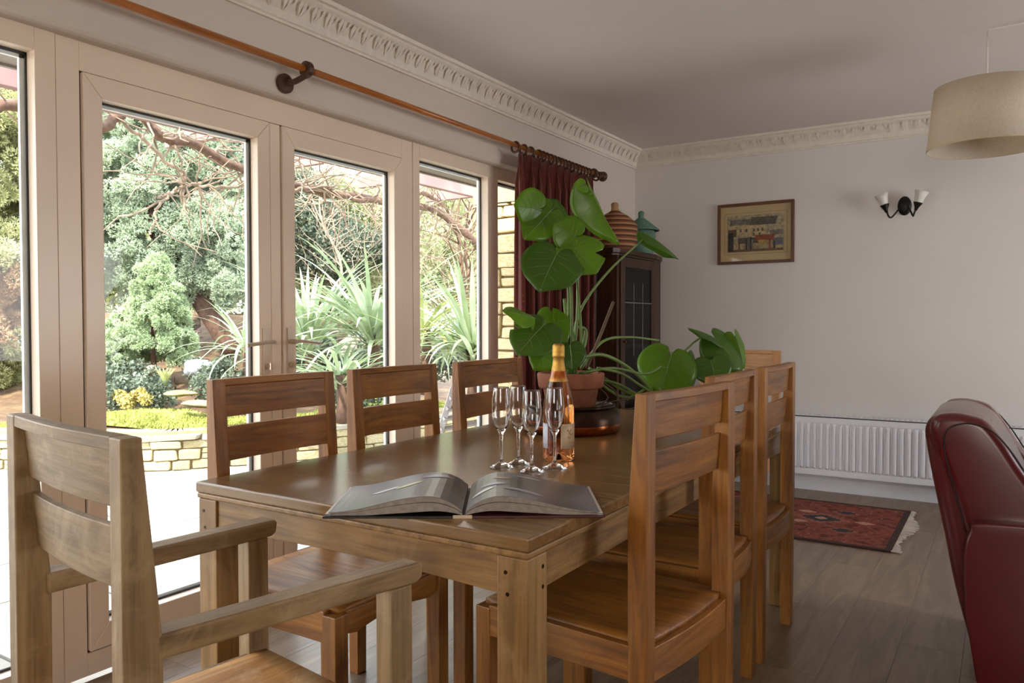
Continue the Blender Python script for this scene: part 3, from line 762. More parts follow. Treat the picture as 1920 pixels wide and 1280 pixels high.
pb = P(1055, 700, 2.76)
def pet(*ps): return [P(*q) for q in ps]
tocam = -fwd
# upper cluster of leaves left of the stem
L((1022, 395, 2.60), (966, 384, 2.52), 78, tocam, mat=MON, petiole=None, fold=.05, droop=.05)
L((1020, 420, 2.60), (1045, 372, 2.66), 80, tocam, mat=MOND, fold=.05, droop=.05)
L((1042, 385, 2.62), (985, 446, 2.52), 72, tocam, mat=MON, fold=.08, droop=.05, petiole=pet((1060, 700, 2.75), (1066, 600, 2.72), (1060, 480, 2.68)))
L((1050, 462, 2.56), (1012, 540, 2.44), 118, tocam+Vector((0, 0, .5)), mat=MOND, curl=.1, fold=.03, droop=.08, petiole=pet((1068, 700, 2.75), (1072, 620, 2.72), (1068, 520, 2.66)))
L((1066, 452, 2.58), (1118, 508, 2.50), 104, tocam+Vector((.2, 0, .3)), mat=MON, lobes=((4.25, .22, .5), (1.9, .12, .25)), fold=.10, droop=.08, petiole=pet((1078, 700, 2.77), (1090, 640, 2.75), (1083, 540, 2.70)))
L((1086, 448, 2.57), (1040, 420, 2.55), 70, tocam, mat=MON, fold=.08)
# tall right leaf
L((1100, 336, 2.72), (1152, 462, 2.74), 66, tocam+Vector((.9, .3, .3)), mat=MON, fold=.30, curl=.3, droop=-.1, petiole=pet((1072, 700, 2.78), (1082, 600, 2.77), (1084, 470, 2.75), (1093, 380, 2.73)))
L((1100, 345, 2.70), (1082, 352, 2.68), 30, tocam, mat=MON, fold=.05)
# thin side leaf by the teal basket
L((1200, 432, 2.95), (1278, 474, 2.95), 30, Vector((.1, .2, 1)), mat=MOND, fold=.25, curl=.25, petiole=pet((1072, 690, 2.78), (1085, 590, 2.80), (1140, 510, 2.88)))
# lower left cluster
L((1030, 608, 2.60), (955, 570, 2.45), 74, tocam+Vector((0, 0, 1.0)), mat=MON, lobes=((4.4, .18, .4),), curl=.2, fold=.1)
L((1028, 600, 2.55), (974, 652, 2.40), 96, tocam+Vector((0, 0, .6)), mat=MOND, lobes=((1.7, .14, .35),), curl=.15, fold=.08, petiole=pet((1050, 705, 2.75), (1058, 650, 2.72), (1045, 612, 2.64)))
L((1018, 618, 2.62), (1066, 592, 2.62), 84, tocam+Vector((0, 0, .5)), mat=MON, lobes=((4.3, .14, .35),), fold=.12)
L((1038, 640, 2.56), (1004, 690, 2.50), 60, tocam, mat=MON, fold=.2, curl=.2, lobes=((1.5, .15, .4), (4.6, .15, .4)))
L((1068, 640, 2.60), (1074, 692, 2.56), 58, tocam, mat=MOND, fold=.2, curl=.2, petiole=pet((1062, 705, 2.75), (1075, 660, 2.7)))
L((1050, 648, 2.66), (1030, 678, 2.66), 64, tocam, mat=MOND, fold=.15)
# right-hand group over the table end
L((1262, 650, 3.05), (1242, 730, 2.95), 112, tocam+Vector((0, 0, .5)), mat=MON, fold=.22, curl=.25, droop=.2, petiole=pet((1095, 705, 2.85), (1160, 720, 2.95), (1215, 745, 3.02), (1250, 700, 3.05)))
L((1222, 652, 3.08), (1228, 728, 3.04), 44, tocam+Vector((-1, 0, .2)), mat=MON, fold=.2, curl=.2)
L((1288, 656, 3.10), (1294, 738, 3.05), 62, tocam+Vector((.6, 0, .3)), mat=MOND, fold=.25, curl=.3)
L((1352, 640, 3.15), (1296, 605, 3.10), 62, Vector((0, -.3, 1)), mat=MOND, fold=.15, curl=.25, petiole=pet((1100, 700, 2.85), (1180, 745, 3.0), (1260, 680, 3.1), (1310, 635, 3.14)))
L((1330, 625, 3.14), (1398, 690, 3.10), 86, tocam+Vector((.2, 0, .9)), mat=MOND, fold=.18, curl=.2, petiole=pet((1105, 690, 2.86), (1190, 740, 3.02), (1250, 715, 3.08), (1318, 668, 3.14)))
L((1330, 668, 3.10), (1345, 720, 3.05), 78, tocam+Vector((0, 0, .4)), mat=MOND, fold=.1, curl=.15, lobes=((1.2, .2, .2),))
L((1375, 620, 3.18), (1402, 688, 3.16), 50, tocam+Vector((.8, 0, .3)), mat=MON, fold=.25, curl=.25)
def stemtube(name, pts, r0, r1, mat):
    b = MB(); cv = bez([MOI @ P(*q) for q in pts], 20); n = len(cv)-1; b.tube(cv, [r0+(r1-r0)*i/n for i in range(n+1)], mat, 8); b.build(name, mo, smooth=True)
stemtube('stem', [(1060, 700, 2.76), (1090, 660, 2.78), (1098, 620, 2.80), (1080, 612, 2.78)], .010, .006, MONS)
stemtube('stem', [(1075, 700, 2.78), (1080, 650, 2.76), (1064, 600, 2.76), (1058, 560, 2.74)], .009, .006, MONS)
stemtube('cut_stem', [(1100, 690, 2.82), (1125, 630, 2.86), (1150, 566, 2.90)], .006, .006, DEAD)
stemtube('stem', [(1090, 690, 2.80), (1130, 640, 2.9), (1180, 632, 3.0), (1235, 638, 3.1)], .006, .004, MONS)
stemtube('stem', [(1085, 672, 2.78), (1130, 665, 2.84), (1180, 690, 2.92), (1222, 730, 3.0), (1238, 742, 3.04)], .007, .006, MONS)
stemtube('aerial_root', [(1100, 700, 2.80), (1150, 730, 2.88), (1170, 765, 2.9), (1196, 765, 2.85), (1200, 790, 2.82)], .004, .002, DEAD)
stemtube('aerial_root', [(1095, 705, 2.80), (1140, 745, 2.80), (1105, 764, 2.75), (1150, 752, 2.8), (1200, 745, 2.9)], .003, .0015, DEAD)
stemtube('stem', [(1085, 700, 2.78), (1150, 690, 2.86), (1215, 700, 2.98), (1262, 668, 3.06)], .006, .004, MONS)
stemtube('stem', [(1120, 690, 2.82), (1165, 700, 2.88), (1210, 728, 2.95), (1240, 735, 3.0), (1290, 690, 3.08), (1318, 672, 3.12)], .006, .004, MONS)

# ------------------------------------------------------------------ display cabinet with baskets
cb = thing('corner_cabinet', 'dark wooden display cabinet with glazed door behind the curtain in the corner', 'cabinet')
ZC = 1.612
foot = [(XW+.002, 4.58), (-2.155, 4.60), (-2.13, 4.63), (-2.13, 5.235), (-2.165, 5.40), (XW+.002, 5.42)]
foot = [(XW+.002, 4.60), (-2.16, 4.575), (-2.13, 4.62), (-2.13, 5.235), (-2.172, 5.44), (XW+.002, 5.452)]
def slabf(b, z0, z1, g, mat):
    cx_, cy_ = -2.387, 5.03
    b.prism([((x if x < -2.38 else x+g), cy_+(y-cy_)*(1+g*1.2)) for x, y in foot], 2, z0, z1, mat)
b = MB(); slabf(b, 0, .09, .006, CABW[1]); fixn(b.build('plinth', cb, bevel=.003))
b = MB(); slabf(b, ZC-.035, ZC, .014, CABW[1]); slabf(b, ZC-.05, ZC-.035, .006, CABW[1]); fixn(b.build('top', cb, bevel=.004))
b = MB()
def panelf(b, p, q, z0, z1, th, mat):
    p = Vector((*p, 0)); q = Vector((*q, 0)); d = (q-p).normalized(); n = Vector((d.y, -d.x, 0)); 
    if n.x < -.5: n = -n
    vs_ = []
    for z in (z0, z1):
        for a in (p, q): vs_ += [a+Vector((0, 0, z)), a-n*th+Vector((0, 0, z))]
    b.add(vs_, [(0, 2, 3, 1), (4, 5, 7, 6), (0, 4, 6, 2), (1, 3, 7, 5), (0, 1, 5, 4), (2, 6, 7, 3)], mat)
b.box((XW+.004, 4.600, .09), (-2.158, 4.614, ZC-.05), CABW[2]); panelf(b, foot[3], foot[4], .09, ZC-.05, .014, CABW[2]); b.box((XW+.004, 5.44, .09), (-2.172, 5.451, ZC-.05), CABW[2]); b.box((XW+.003, 4.60, .09), (XW+.012, 5.45, ZC-.05), CABIN)
b.box((-2.158, 4.600, .09), (-2.130, 4.635, ZC-.05), CABW[2]); b.box((-2.158, 5.21, .09), (-2.130, 5.235, ZC-.05), CABW[2])
fixn(b.build('carcass', cb, bevel=.002))
for z in (.6, .95, 1.28):
    b = MB(); b.box((XW+.012, 4.615, z), (-2.17, 5.43, z+.012), CABW[1]); b.build('shelf', cb)
b = MB()
X0, X1 = -2.134, -2.116
b.box((X0, 4.637, .10), (X1, 4.70, ZC-.055), CABW[2]); b.box((X0, 5.15, .10), (X1, 5.208, ZC-.055), CABW[2]); b.box((X0, 4.70, ZC-.12), (X1, 5.15, ZC-.055), CABW[1]); b.box((X0, 4.70, .10), (X1, 5.15, .20), CABW[1])
dr = fixn(b.build('door', cb, bevel=.003))
b = MB(); b.box((X0+.006, 4.695, .195), (X0+.010, 5.155, ZC-.115), CABG); b.build('pane', dr)
b = MB()
lead = plain('leading_bar', '8c8a86', .4, metal=.5)
for y in (4.85, 5.00): b.box((X0+.010, y-.003, .9), (X0+.014, y+.003, ZC-.22), lead)
b.box((X0+.010, 4.70, 1.255), (X0+.0145, 5.15, 1.262), lead)
b.build('leading', dr)
b = MB(); b.tube([(X1, 4.665, 1.0), (X1+.02, 4.665, 1.0)], [.005, .010], COPPER, 12); b.build('knob', dr)
# baskets
def coil(prof_fn, z0, z1, n, seg=40): return None
bs = thing('striped_basket', 'domed lidded basket in orange and brown stripes on the dark cabinet', 'basket', (-2.228, 4.775, ZC))
def ringed(pts, dz=.0075, bulge=.0025):
    out = []
    for (r0, z0), (r1, z1) in zip(pts, pts[1:]):
        n = max(1, int(math.hypot(r1-r0, z1-z0)/dz))
        for i in range(n):
            for k, bu in ((0, -bulge), (.5, bulge)):
                t_ = (i+k)/n; out.append((max(.001, r0+(r1-r0)*t_+bu), z0+(z1-z0)*t_))
    out.append(pts[-1]); return out
b = MB(); b.lathe([(0, 0)]+ringed([(.115, 0), (.142, .03), (.152, .09), (.150, .14), (.148, .15)]), STRIPE, 40); fixn(b.build('body', bs, smooth=True))
b = MB(); b.lathe(ringed([(.153, .15), (.150, .165), (.120, .20), (.080, .232), (.045, .25), (.030, .262)])+[(.001, .262)], STRIPE, 40); ld = fixn(b.build('lid', bs, smooth=True))
b = MB(); b.lathe([(.024, .26), (.026, .275), (.022, .285), (.026, .296), (.026, .308), (.018, .318), (.001, .321)], BASKN, 24); fixn(b.build('knob', ld, smooth=True))
bs = thing('teal_basket', 'teal woven basket with a flared pointed lid on the dark cabinet', 'basket', (-2.205, 5.165, ZC))
b = MB(); b.lathe([(0, 0)]+ringed([(.085, 0), (.110, .05), (.110, .14), (.100, .165)], .010), TEAL, 36, sx=.9); fixn(b.build('body', bs, smooth=True))
b = MB(); b.lathe(ringed([(.138, .165), (.140, .172), (.10, .20), (.055, .235), (.028, .255)], .010)+[(.001, .256)], TEAL, 36, sx=.92); ld = fixn(b.build('lid', bs, smooth=True))
b = MB(); b.lathe([(.022, .25), (.020, .275), (.022, .290), (.017, .303), (.001, .310)], TEAL, 20); fixn(b.build('knob', ld, smooth=True))

# ------------------------------------------------------------------ picture, sconce, radiator
pc = thing('framed_picture', 'small brown-framed watercolour print of a street with houses and people', 'picture', (-1.482, YB, 1.747))
pw, ph, fw_ = .262, .212, .020
for nm, lo, hi, mt in (('frame', (-pw, -.022, -ph), (-pw+fw_, 0, ph), 2), ('frame', (pw-fw_, -.022, -ph), (pw, 0, ph), 2), ('frame', (-pw+fw_, -.022, ph-fw_), (pw-fw_, 0, ph), 0), ('frame', (-pw+fw_, -.022, -ph), (pw-fw_, 0, -ph+fw_), 0)):
    b = MB(); b.box(lo, hi, FRAMEW[mt]); b.build('frame_side', pc, bevel=.002)
b = MB(); b.box((-pw+fw_, -.006, -ph+fw_), (pw-fw_, -.002, ph-fw_), MATB); b.build('mount', pc)
def wash():
    M = Mat('watercolour_wash', .7); v = M.coords(rand=False); n = M.noise(v, 22, 5, .7, 1.0)
    M.color(M.ramp(n, [(.3, '6e6149'), (.5, 'a08f6c'), (.7, 'b8a67f')])); return M.m
inks = {k: plain('ink_'+k, c, .7, var=.25, scale=60) for k, c in dict(grey='6f6a5f', roof='575347', blue='5f6470', red='8f4a3a', dark='2f2c28', cream='b9a47c', sky='a59a7c', brown='6a4f38', yellow='ad8f4f').items()}
b = MB(); b.box((-.196, -.0072, -.128), (.196, -.006, .128), inks['sky'])
WASH = wash()
def r(x0, z0, x1, z1, c, l=.0078, sk=0): b.add([(x0, -l, z0), (x1, -l, z0), (x1+sk, -l, z1), (x0+sk, -l, z1)], [(0, 1, 2, 3)], inks[c] if c in inks else WASH)
r(-.195, -.127, .195, -.05, 'wash'); r(-.17, -.02, -.02, .065, 'cream'); r(-.18, .06, -.02, .1, 'grey', .0079, .01); r(-.03, -.04, .075, .06, 'cream', .008); r(-.04, .055, .14, .11, 'roof', .0082, .012); r(.10, -.02, .19, .015, 'grey')
r(-.19, -.12, -.15, .01, 'dark', .0084); r(-.19, -.02, -.13, .03, 'brown', .0083); r(-.12, -.07, .02, -.03, 'roof', .0083); r(.0, -.055, .13, -.015, 'red', .0085); r(.02, -.08, .08, -.05, 'yellow', .0086); r(.12, -.09, .19, -.04, 'blue', .0084); r(-.19, -.127, .19, -.11, 'brown', .0084)
for x, c, h_ in ((-.06, 'dark', .075), (-.045, 'blue', .08), (-.03, 'dark', .085), (-.02, 'grey', .07), (.10, 'red', .06), (-.16, 'dark', .07), (-.11, 'brown', .055), (.13, 'dark', .05)):
    b.box((x-.006, -.0092, -.115), (x+.006, -.0086, -.115+h_), inks[c]); b.box((x-.003, -.0092, -.115+h_), (x+.003, -.0086, -.107+h_), inks['dark'])
for x, z in ((-.14, .02), (-.10, .02), (-.06, .02), (-.01, .02), (.02, .02), (.05, .02), (-.01, -.01), (.03, -.01)): r(x-.006, z-.01, x+.006, z+.012, 'roof', .0088)
b.build('print', pc)
b = MB()
for a in ((-.215, -.144, .215, -.142), (-.215, .142, .215, .144), (-.215, -.144, -.213, .144), (.213, -.144, .215, .144)): b.box((a[0], -.0068, a[1]), (a[2], -.006, a[3]), inks['grey'])
b.build('mount_line', pc)
b = MB(); b.box((-pw+fw_, -.014, -ph+fw_), (pw-fw_, -.012, ph-fw_), PICG); b.build('pane', pc)

sc_ = thing('wall_sconce', 'black iron twin-arm wall lamp with two frosted glass shades, unlit', 'wall lamp', (-.552, YB, 1.858))
b = MB(); vs_ = []
for rr_, yy in ((1, 0), (1, -.008), (.85, -.016), (.4, -.021), (.02, -.023)):
    for k in range(28):
        th = 2*PI*k/28; vs_.append((.040*rr_*math.cos(th), yy, .060*rr_*math.sin(th)))
b.add(vs_, [(i*28+k, i*28+(k+1) % 28, (i+1)*28+(k+1) % 28, (i+1)*28+k) for i in range(4) for k in range(28)], DKMET); fixn(b.build('back_plate', sc_, smooth=True))
for s, xc, xt in ((-1, -.094, -.122), (1, .070, .099)):
    b = MB(); b.tube(bez([(s*.022, -.018, -.005), (s*.036, -.05, -.035), ((s*.036+xc)/2, -.066, -.073), (xc-s*.012, -.075, -.068), (xc, -.078, -.035)], 24), .0052, DKMET, 10); b.build('arm', sc_, smooth=True)
    ax = Vector((xt-xc, 0, .10)).normalized(); q = ax.to_track_quat('Z', 'Y').to_matrix().to_4x4(); q.translation = Vector((xc-s*.002, -.078, -.045))
    def lt(prof, mat, nm, par):
        b = MB(); b.lathe(prof, mat, 24); b.v = [tuple(q @ Vector(v)) for v in b.v]; return fixn(b.build(nm, par, smooth=True))
    lt([(.001, 0), (.008, .002), (.012, .02), (.026, .048), (.028, .052), (.024, .052), (.001, .03)], DKMET, 'cup', sc_)
    lt([(.018, .044), (.024, .062), (.030, .090), (.041, .122), (.039, .122), (.028, .092), (.021, .062), (.015, .046)], FROST, 'glass_shade', sc_)

rd = thing('radiator', 'long white panel radiator low on the back wall with top grille', 'radiator', (0, YB, 0))
RX0, RX1, RZ0, RZ1, RY = -1.75, .62, .118, .512, -.10
b = MB(); nr = 58; pitch = (RX1-RX0-.06)/nr; vs_ = []; top, bot = [], []
# corrugated front panel
xs = [RX0+.03]; dep = [0]
for i in range(nr):
    x0 = RX0+.03+i*pitch
    for f_, dd in ((.15, 0), (.36, .016), (.64, .016), (.85, 0)): xs.append(x0+f_*pitch); dep.append(dd)
xs.append(RX1-.03); dep.append(0)
zl = [RZ0+.040, RZ0+.052, RZ1-.062, RZ1-.050]; n = len(xs)
for j, z in enumerate(zl):
    for x, d0 in zip(xs, dep): vs_.append((x, RY-(d0 if j in (1, 2) else 0), z))
b.add(vs_, [(j*n+i, j*n+i+1, (j+1)*n+i+1, (j+1)*n+i) for j in range(3) for i in range(n-1)], RADW)
b.build('ribbed_panel', rd)
b = MB(); b.box((RX0, RY-.004, RZ0), (RX1, RY+.010, RZ0+.040), RADW); b.box((RX0, RY-.004, RZ1-.050), (RX1, RY+.010, RZ1-.012), RADW); b.box((RX0, RY-.004, RZ0+.04), (RX0+.03, RY+.01, RZ1-.05), RADW); b.box((RX1-.03, RY-.004, RZ0+.04), (RX1, RY+.01, RZ1-.05), RADW)
b.build('panel_border', rd, bevel=.003)
b = MB(); b.box((RX0+.01, RY+.010, RZ0+.01), (RX1-.01, -.03, RZ1-.02), RADW); b.build('rear_panel', rd)
b = MB(); b.box((RX0, RY-.004, RZ1-.004), (RX1, RY+.006, RZ1), RADW); b.box((RX0, -.035, RZ1-.004), (RX1, -.025, RZ1), RADW)
x = RX0
while x < RX1: b.box((x, RY+.006, RZ1-.004), (x+.012, -.035, RZ1), RADW); x += .03
b.build('top_grille', rd)
b = MB(); b.box((RX0+.01, RY+.008, RZ1-.018), (RX1-.01, -.035, RZ1-.008), DARK); b.build('grille_gap', rd)

# ------------------------------------------------------------------ pendant lamp
LX, LY = -.085, 4.0
pn = thing('pendant_lamp', 'cream linen drum pendant lampshade hanging from the ceiling on a white cord', 'pendant lamp', (LX, LY, 0))
rot = Matrix.Rotation(math.radians(2.5), 4, 'Y')
b = MB(); b.lathe([(.232, 1.885), (.203, 2.155)], SHADE, 64); b.build('lamp_shade', pn, smooth=True, solid=.003)
TAPE = plain('shade_edge_tape', 'c9b99e', .9)
b = MB(); b.lathe([(.2335, 1.884), (.2335, 1.890), (.2305, 1.890), (.2305, 1.884)], TAPE, 64, closed=True); b.build('edge_tape', pn, smooth=True); b = MB(); b.lathe([(.2045, 2.150), (.2045, 2.156), (.2015, 2.156), (.2015, 2.150)], TAPE, 64, closed=True); b.build('edge_tape', pn, smooth=True)
WCORD = plain('white_cord', 'dcd6d2', .5)
b = MB(); b.tube([(0, 0, 2.10), (0, 0, 2.25), (0, 0, 2.395)], .0045, WCORD, 10); b.tube([(0, 0, 2.13), (0, 0, 2.02)], .016, WCORD, 14)
b.tube([(0, 0, 2.396), (.01, -.002, 2.400), (.9, -.05, 2.402)], .004, WCORD, 8)
b.build('cord', pn, smooth=True)
b = MB()
for k in range(3):
    th = 2*PI*k/3+.4; b.tube([(0, 0, 2.11), (.201*math.cos(th), .201*math.sin(th), 2.145)], .002, WCORD, 6)
b.build('fitting_ring', pn)

# ------------------------------------------------------------------ rug
rug = thing('persian_rug', 'worn red patterned rug with cream fringe in front of the radiator', 'rug', (-1.25, 4.63, 0))
b = MB(); b.box((-.80, -.475, .0005), (.785, .475, .009), RUG); b.build('pile', rug, bevel=.003)
b = MB()
def mot(cx_, cy_, a, bb, mat, z, steps=4):
    b = MB()
    for i in range(steps):
        ai = a*(1-i/steps); bi = bb*(i+1)/steps; b.box((cx_-ai, cy_-bi, .0085), (cx_+ai, cy_+bi, z+.00008*i), mat)
    b.build('woven_motif', rug)
for cx_ in (-.05, .42, -.5): mot(cx_-.05, .02, .15, .12, RUGO, .0094); mot(cx_-.05, .02, .10, .075, RUGN, .0098); mot(cx_-.05, .02, .035, .03, RUGP, .0102)
for cx_, cy_ in ((.52, -.20), (.47, .22), (.08, -.22), (.08, .25), (-.3, -.2), (-.3, .22)): mot(cx_, cy_, .075, .06, RUGO, .0094); mot(cx_, cy_, .05, .035, RUGN, .0098, 2)
for cx_, cy_ in ((.27, -.10), (.27, .15), (.6, 0.02), (-.15, .15), (-.15, -.12)): mot(cx_, cy_, .05, .03, RUGP, .0096, 3)
b = MB(); b.box((-.80, -.478, .0006), (.785, -.450, .0098), RUGD); b.box((-.80, .450, .0006), (.785, .478, .0098), RUGD); b.box((.755, -.45, .0006), (.788, .45, .0098), RUGD)
b.build('border', rug)
b = MB(); k = 0; y = -.47
while y < .475:
    ln = .045+.025*math.sin(y*9+1)+random.uniform(-.008, .008); dy = random.uniform(-.012, .004)
    b.tube([(.786, y, .006), (.786+ln*.5, y+dy, .007), (.786+ln, y+dy*1.5, .003)], [.0035, .0042, .003], FRNG, 5); y += .0075
stuff(b.build('fringe', rug))

# ------------------------------------------------------------------ red leather tub armchair (faces +X)
AY0, AY1 = 2.70, 3.34
ac = thing('red_armchair', 'dark red leather tub armchair at the right edge, seen from behind', 'armchair', (.25, (AY0+AY1)/2, 0))
hw = (AY1-AY0)/2
def A(px, py): # side-view point relative to the chair origin on its near side plane
    d0 = (r2*((px-960)/F_PX)+u2*(-(py-640)/F_PX)+fwd); q = EYE+d0*((AY0+.05)/d0.y); return (q.z, q.x-.25)
def slabp(prof, y0, y1, name, bev=.035, sub=1, mat=LEATH):
    mid = [Vector((p[0], p[1], 0)) for p in prof[1:-1]]
    prof = [prof[0]]+[(q.x, q.y) for q in bez(mid, 4*(len(mid)-1))]+[prof[-1]]
    b = MB(); b.prism(prof, 1, y0, y1, mat)
    o = fixn(b.build(name, ac, smooth=True, bevel=bev, seg=6)); return o
# prof is (z, x)
bo = [(.035, -.28), (.10, -.33), (.30, -.380), (.45, -.408), (.60, -.438), (.72, -.460), (.785, -.466), (.824, -.445), (.840, -.395), (.838, -.350), (.818, -.302), (.762, -.255), (.60, -.18), (.40, -.15), (.25, -.14), (.035, -.14)]
slabp(bo, -hw+.045, hw-.045, 'back', .05)
wing = [(.035, -.22), (.10, -.285), (.30, -.325), (.45, -.355), (.60, -.395), (.72, -.440), (.79, -.460), (.830, -.445), (.842, -.405), (.839, -.360), (.822, -.310), (.765, -.265), (.69, -.220), (.61, -.165), (.55, -.10), (.50, .0), (.035, .02)]
for s in (-1, 1):
    y0, y1 = (-hw, -hw+.12) if s < 0 else (hw-.12, hw)
    slabp([(z, x+.012) for z, x in wing], y0+.012, y1-.012, 'wing', .045)
    arm = [(.05, -.315), (.25, -.345), (.42, -.350), (.50, -.335), (.530, -.30), (.540, .0), (.53, .25), (.50, .33), (.46, .36), (.30, .37), (.05, .36)]
    ya, yb_ = (-hw-.045, -hw+.11) if s < 0 else (hw-.11, hw+.045)
    slabp(arm, ya, yb_, 'arm', .035)
    # piping
    ys_ = -hw+.004 if s < 0 else hw-.004
    b = MB(); b.tube(bez([(x+.048, ys_, z-.004) for z, x in ((.49, -.395), (.60, -.422), (.72, -.452), (.775, -.456), (.805, -.440), (.820, -.402), (.816, -.360), (.793, -.322), (.740, -.280), (.665, -.235), (.59, -.180), (.548, -.13))], 44), .0026, PIPE, 6)
    b.build('piping', ac, smooth=True)
    yt = -hw-.040 if s < 0 else hw+.040
    b = MB(); b.tube(bez([(x, yt+(.012 if s < 0 else -.012), z) for z, x in ((.08, -.308), (.25, -.338), (.40, -.343), (.495, -.325), (.523, -.29), (.533, 0), (.52, .3))], 40), .0022, PIPE, 6)
    b.build('piping', ac, smooth=True)
b = MB(); b.prism([(.06, -.2), (.30, -.2), (.33, 0), (.33, .30), (.29, .34), (.06, .34)], 1, -hw+.1, hw-.1, LEATH); fixn(b.build('seat_base', ac, smooth=True, bevel=.03, seg=3))
b = MB(); b.box((-.19, -hw+.115, .33), (.36, hw-.115, .45), LEATH); b.build('seat_cushion', ac, smooth=True, bevel=.04, seg=4)
for sx_, sy_ in ((-.16, -hw+.08), (-.16, hw-.08), (.28, -hw+.08), (.28, hw-.08)):
    b = MB(); b.lathe([(.001, 0), (.022, 0), (.028, .06), (.001, .06)], DKMET, 16, (sx_, sy_, 0)); fixn(b.build('foot', ac))
CUSH = plain('olive_tapestry', '6d5a34', .9, var=.4, scale=60)
b = MB(); n = 12
b.grid(n, n, lambda u, v: ((u-.5)*.40, (.07*(1-(2*u-1)**4)*(1-(2*v-1)**4))**1.0, (v-.5)*.40), CUSH); b.grid(n, n, lambda u, v: ((u-.5)*.40, -(.07*(1-(2*u-1)**4)*(1-(2*v-1)**4)), (v-.5)*.40), CUSH)
cu = fixn(b.build('cushion', smooth=True, loc=(.175, 3.05, .655), rot=(0, math.radians(-20), math.radians(78)))); tag(cu, 'olive tapestry cushion leaning inside the red leather armchair', 'cushion')

# ================================================================== GARDEN
GZ = -.12
# patio slabs
pa = MB(); pa.box((-9.5, -4, GZ-.1), (-2.53, 10, GZ-.03), JOINT); pa = struct(pa.build('patio'))
random.seed(3)
xr = -2.56; cnt = 0
while xr > -8.6:
    wd = random.choice((.45, .6, .75)); y = -2.5+random.uniform(-.6, 0)
    while y < 7.5:
        ln = random.choice((.45, .6, .75, .9))
        # skip slabs under the bed
        cxm, cym = xr-wd/2, y+ln/2
        if cym < 3.2+(cxm+7.25)*.53+2.2 or cxm > -5.6:
            b = MB(); j = lambda: random.uniform(-.006, .006)
            x0, x1, y0, y1 = xr-wd+.007, xr-.007, y+.007, y+ln-.007
            b.add([(x0+j(), y0+j(), GZ-.05), (x1+j(), y0+j(), GZ-.05), (x1+j(), y1+j(), GZ-.05), (x0+j(), y1+j(), GZ-.05), (x0+j(), y0+j(), GZ), (x1+j(), y0+j(), GZ+j()*.3), (x1+j(), y1+j(), GZ), (x0+j(), y1+j(), GZ+j()*.3)],
                  [(0, 3, 2, 1), (4, 5, 6, 7), (0, 1, 5, 4), (1, 2, 6, 5), (2, 3, 7, 6), (3, 0, 4, 7)], SLAB)
            b.build('paving_slab', pa); cnt += 1
        y += ln
    xr -= wd
# retaining wall of single stones along a curve
curve = bez([Vector(p) for p in ((-9.6, 1.8, 0), (-8.3, 2.62, 0), (-7.25, 3.2, 0), (-6.13, 3.79, 0), (-5.79, 4.175, 0), (-5.45, 4.75, 0), (-5.15, 5.5, 0), (-4.95, 6.4, 0), (-4.9, 7.5, 0))], 64)
S = [0]
for a, b_ in zip(curve, curve[1:]): S.append(S[-1]+(b_-a).length)
def at(s):
    s = min(max(s, 0), S[-1]-1e-4)
    for i in range(len(S)-1):
        if S[i+1] >= s:
            k = (s-S[i])/(S[i+1]-S[i]); p = curve[i].lerp(curve[i+1], k); t = (curve[i+1]-curve[i]).normalized(); return p, t
gw = MB()
for i in range(len(curve)-1):
    a, b_ = curve[i], curve[i+1]; ta = (b_-a).normalized(); nrm = Vector((-ta.y, ta.x, 0))
    gw.add([a+nrm*.03+Vector((0, 0, GZ)), b_+nrm*.03+Vector((0, 0, GZ)), b_+nrm*.03+Vector((0, 0, GZ+.33)), a+nrm*.03+Vector((0, 0, GZ+.33)), a+nrm*.22+Vector((0, 0, GZ)), b_+nrm*.22+Vector((0, 0, GZ)), b_+nrm*.22+Vector((0, 0, GZ+.33)), a+nrm*.22+Vector((0, 0, GZ+.33))],
           [(0, 1, 2, 3), (3, 2, 6, 7), (5, 4, 7, 6)], MORT)
gw = struct(gw.build('garden_wall'))
def rock_mesh(seedv):
    rr_ = random.Random(seedv); b = MB(); n = 3
    vs_ = []; fs = []
    b.box((-.5, -.5, -.5), (.5, .5, .5), STONE); b.v = [(v[0]+rr_.uniform(-.05, .05), v[1]+rr_.uniform(-.05, .05), v[2]+rr_.uniform(-.05, .05)) for v in b.v]
    return b
def stone_obj(parent, mat, name, p, tdir, size, variants={}):
    key = (mat.name, random.randrange(6))
    if key not in variants:
        b = rock_mesh(hash(key[1])+5); b.mats = [mat]; o = b.build(name, parent); variants[key] = o.data
    else:
        o = bpy.data.objects.new(name, variants[key]); COL.objects.link(o); o.parent = parent
    q = o.modifiers.new('bevel', 'BEVEL'); q.width = .11; q.segments = 2; q.use_clamp_overlap = True
    o.location = p; o.scale = size; o.rotation_euler = (random.uniform(-.03, .03), random.uniform(-.03, .03), math.atan2(tdir.y, tdir.x)+random.uniform(-.04, .04))
    return o
random.seed(21)
z = GZ
for row, hrow in enumerate((.085, .095, .075)):
    s = .1+row*.07
    while s < S[-1]-.15:
        ln = random.uniform(.13, .30); p, td = at(s+ln/2); nrm = Vector((-td.y, td.x, 0))
        if random.random() < .25:
            hs = hrow/2
            for k in (0, 1): stone_obj(gw, STONE, 'stone', (p+nrm*(.06+random.uniform(-.008, .008))+Vector((0, 0, z+hs*(k+.5)))), td, (ln-.012, .13, hs-.006))
        else: stone_obj(gw, STONE, 'stone', (p+nrm*(.06+random.uniform(-.012, .008))+Vector((0, 0, z+hrow/2))), td, (ln-.012, .13, hrow-.008))
        s += ln
    z += hrow
s = 0
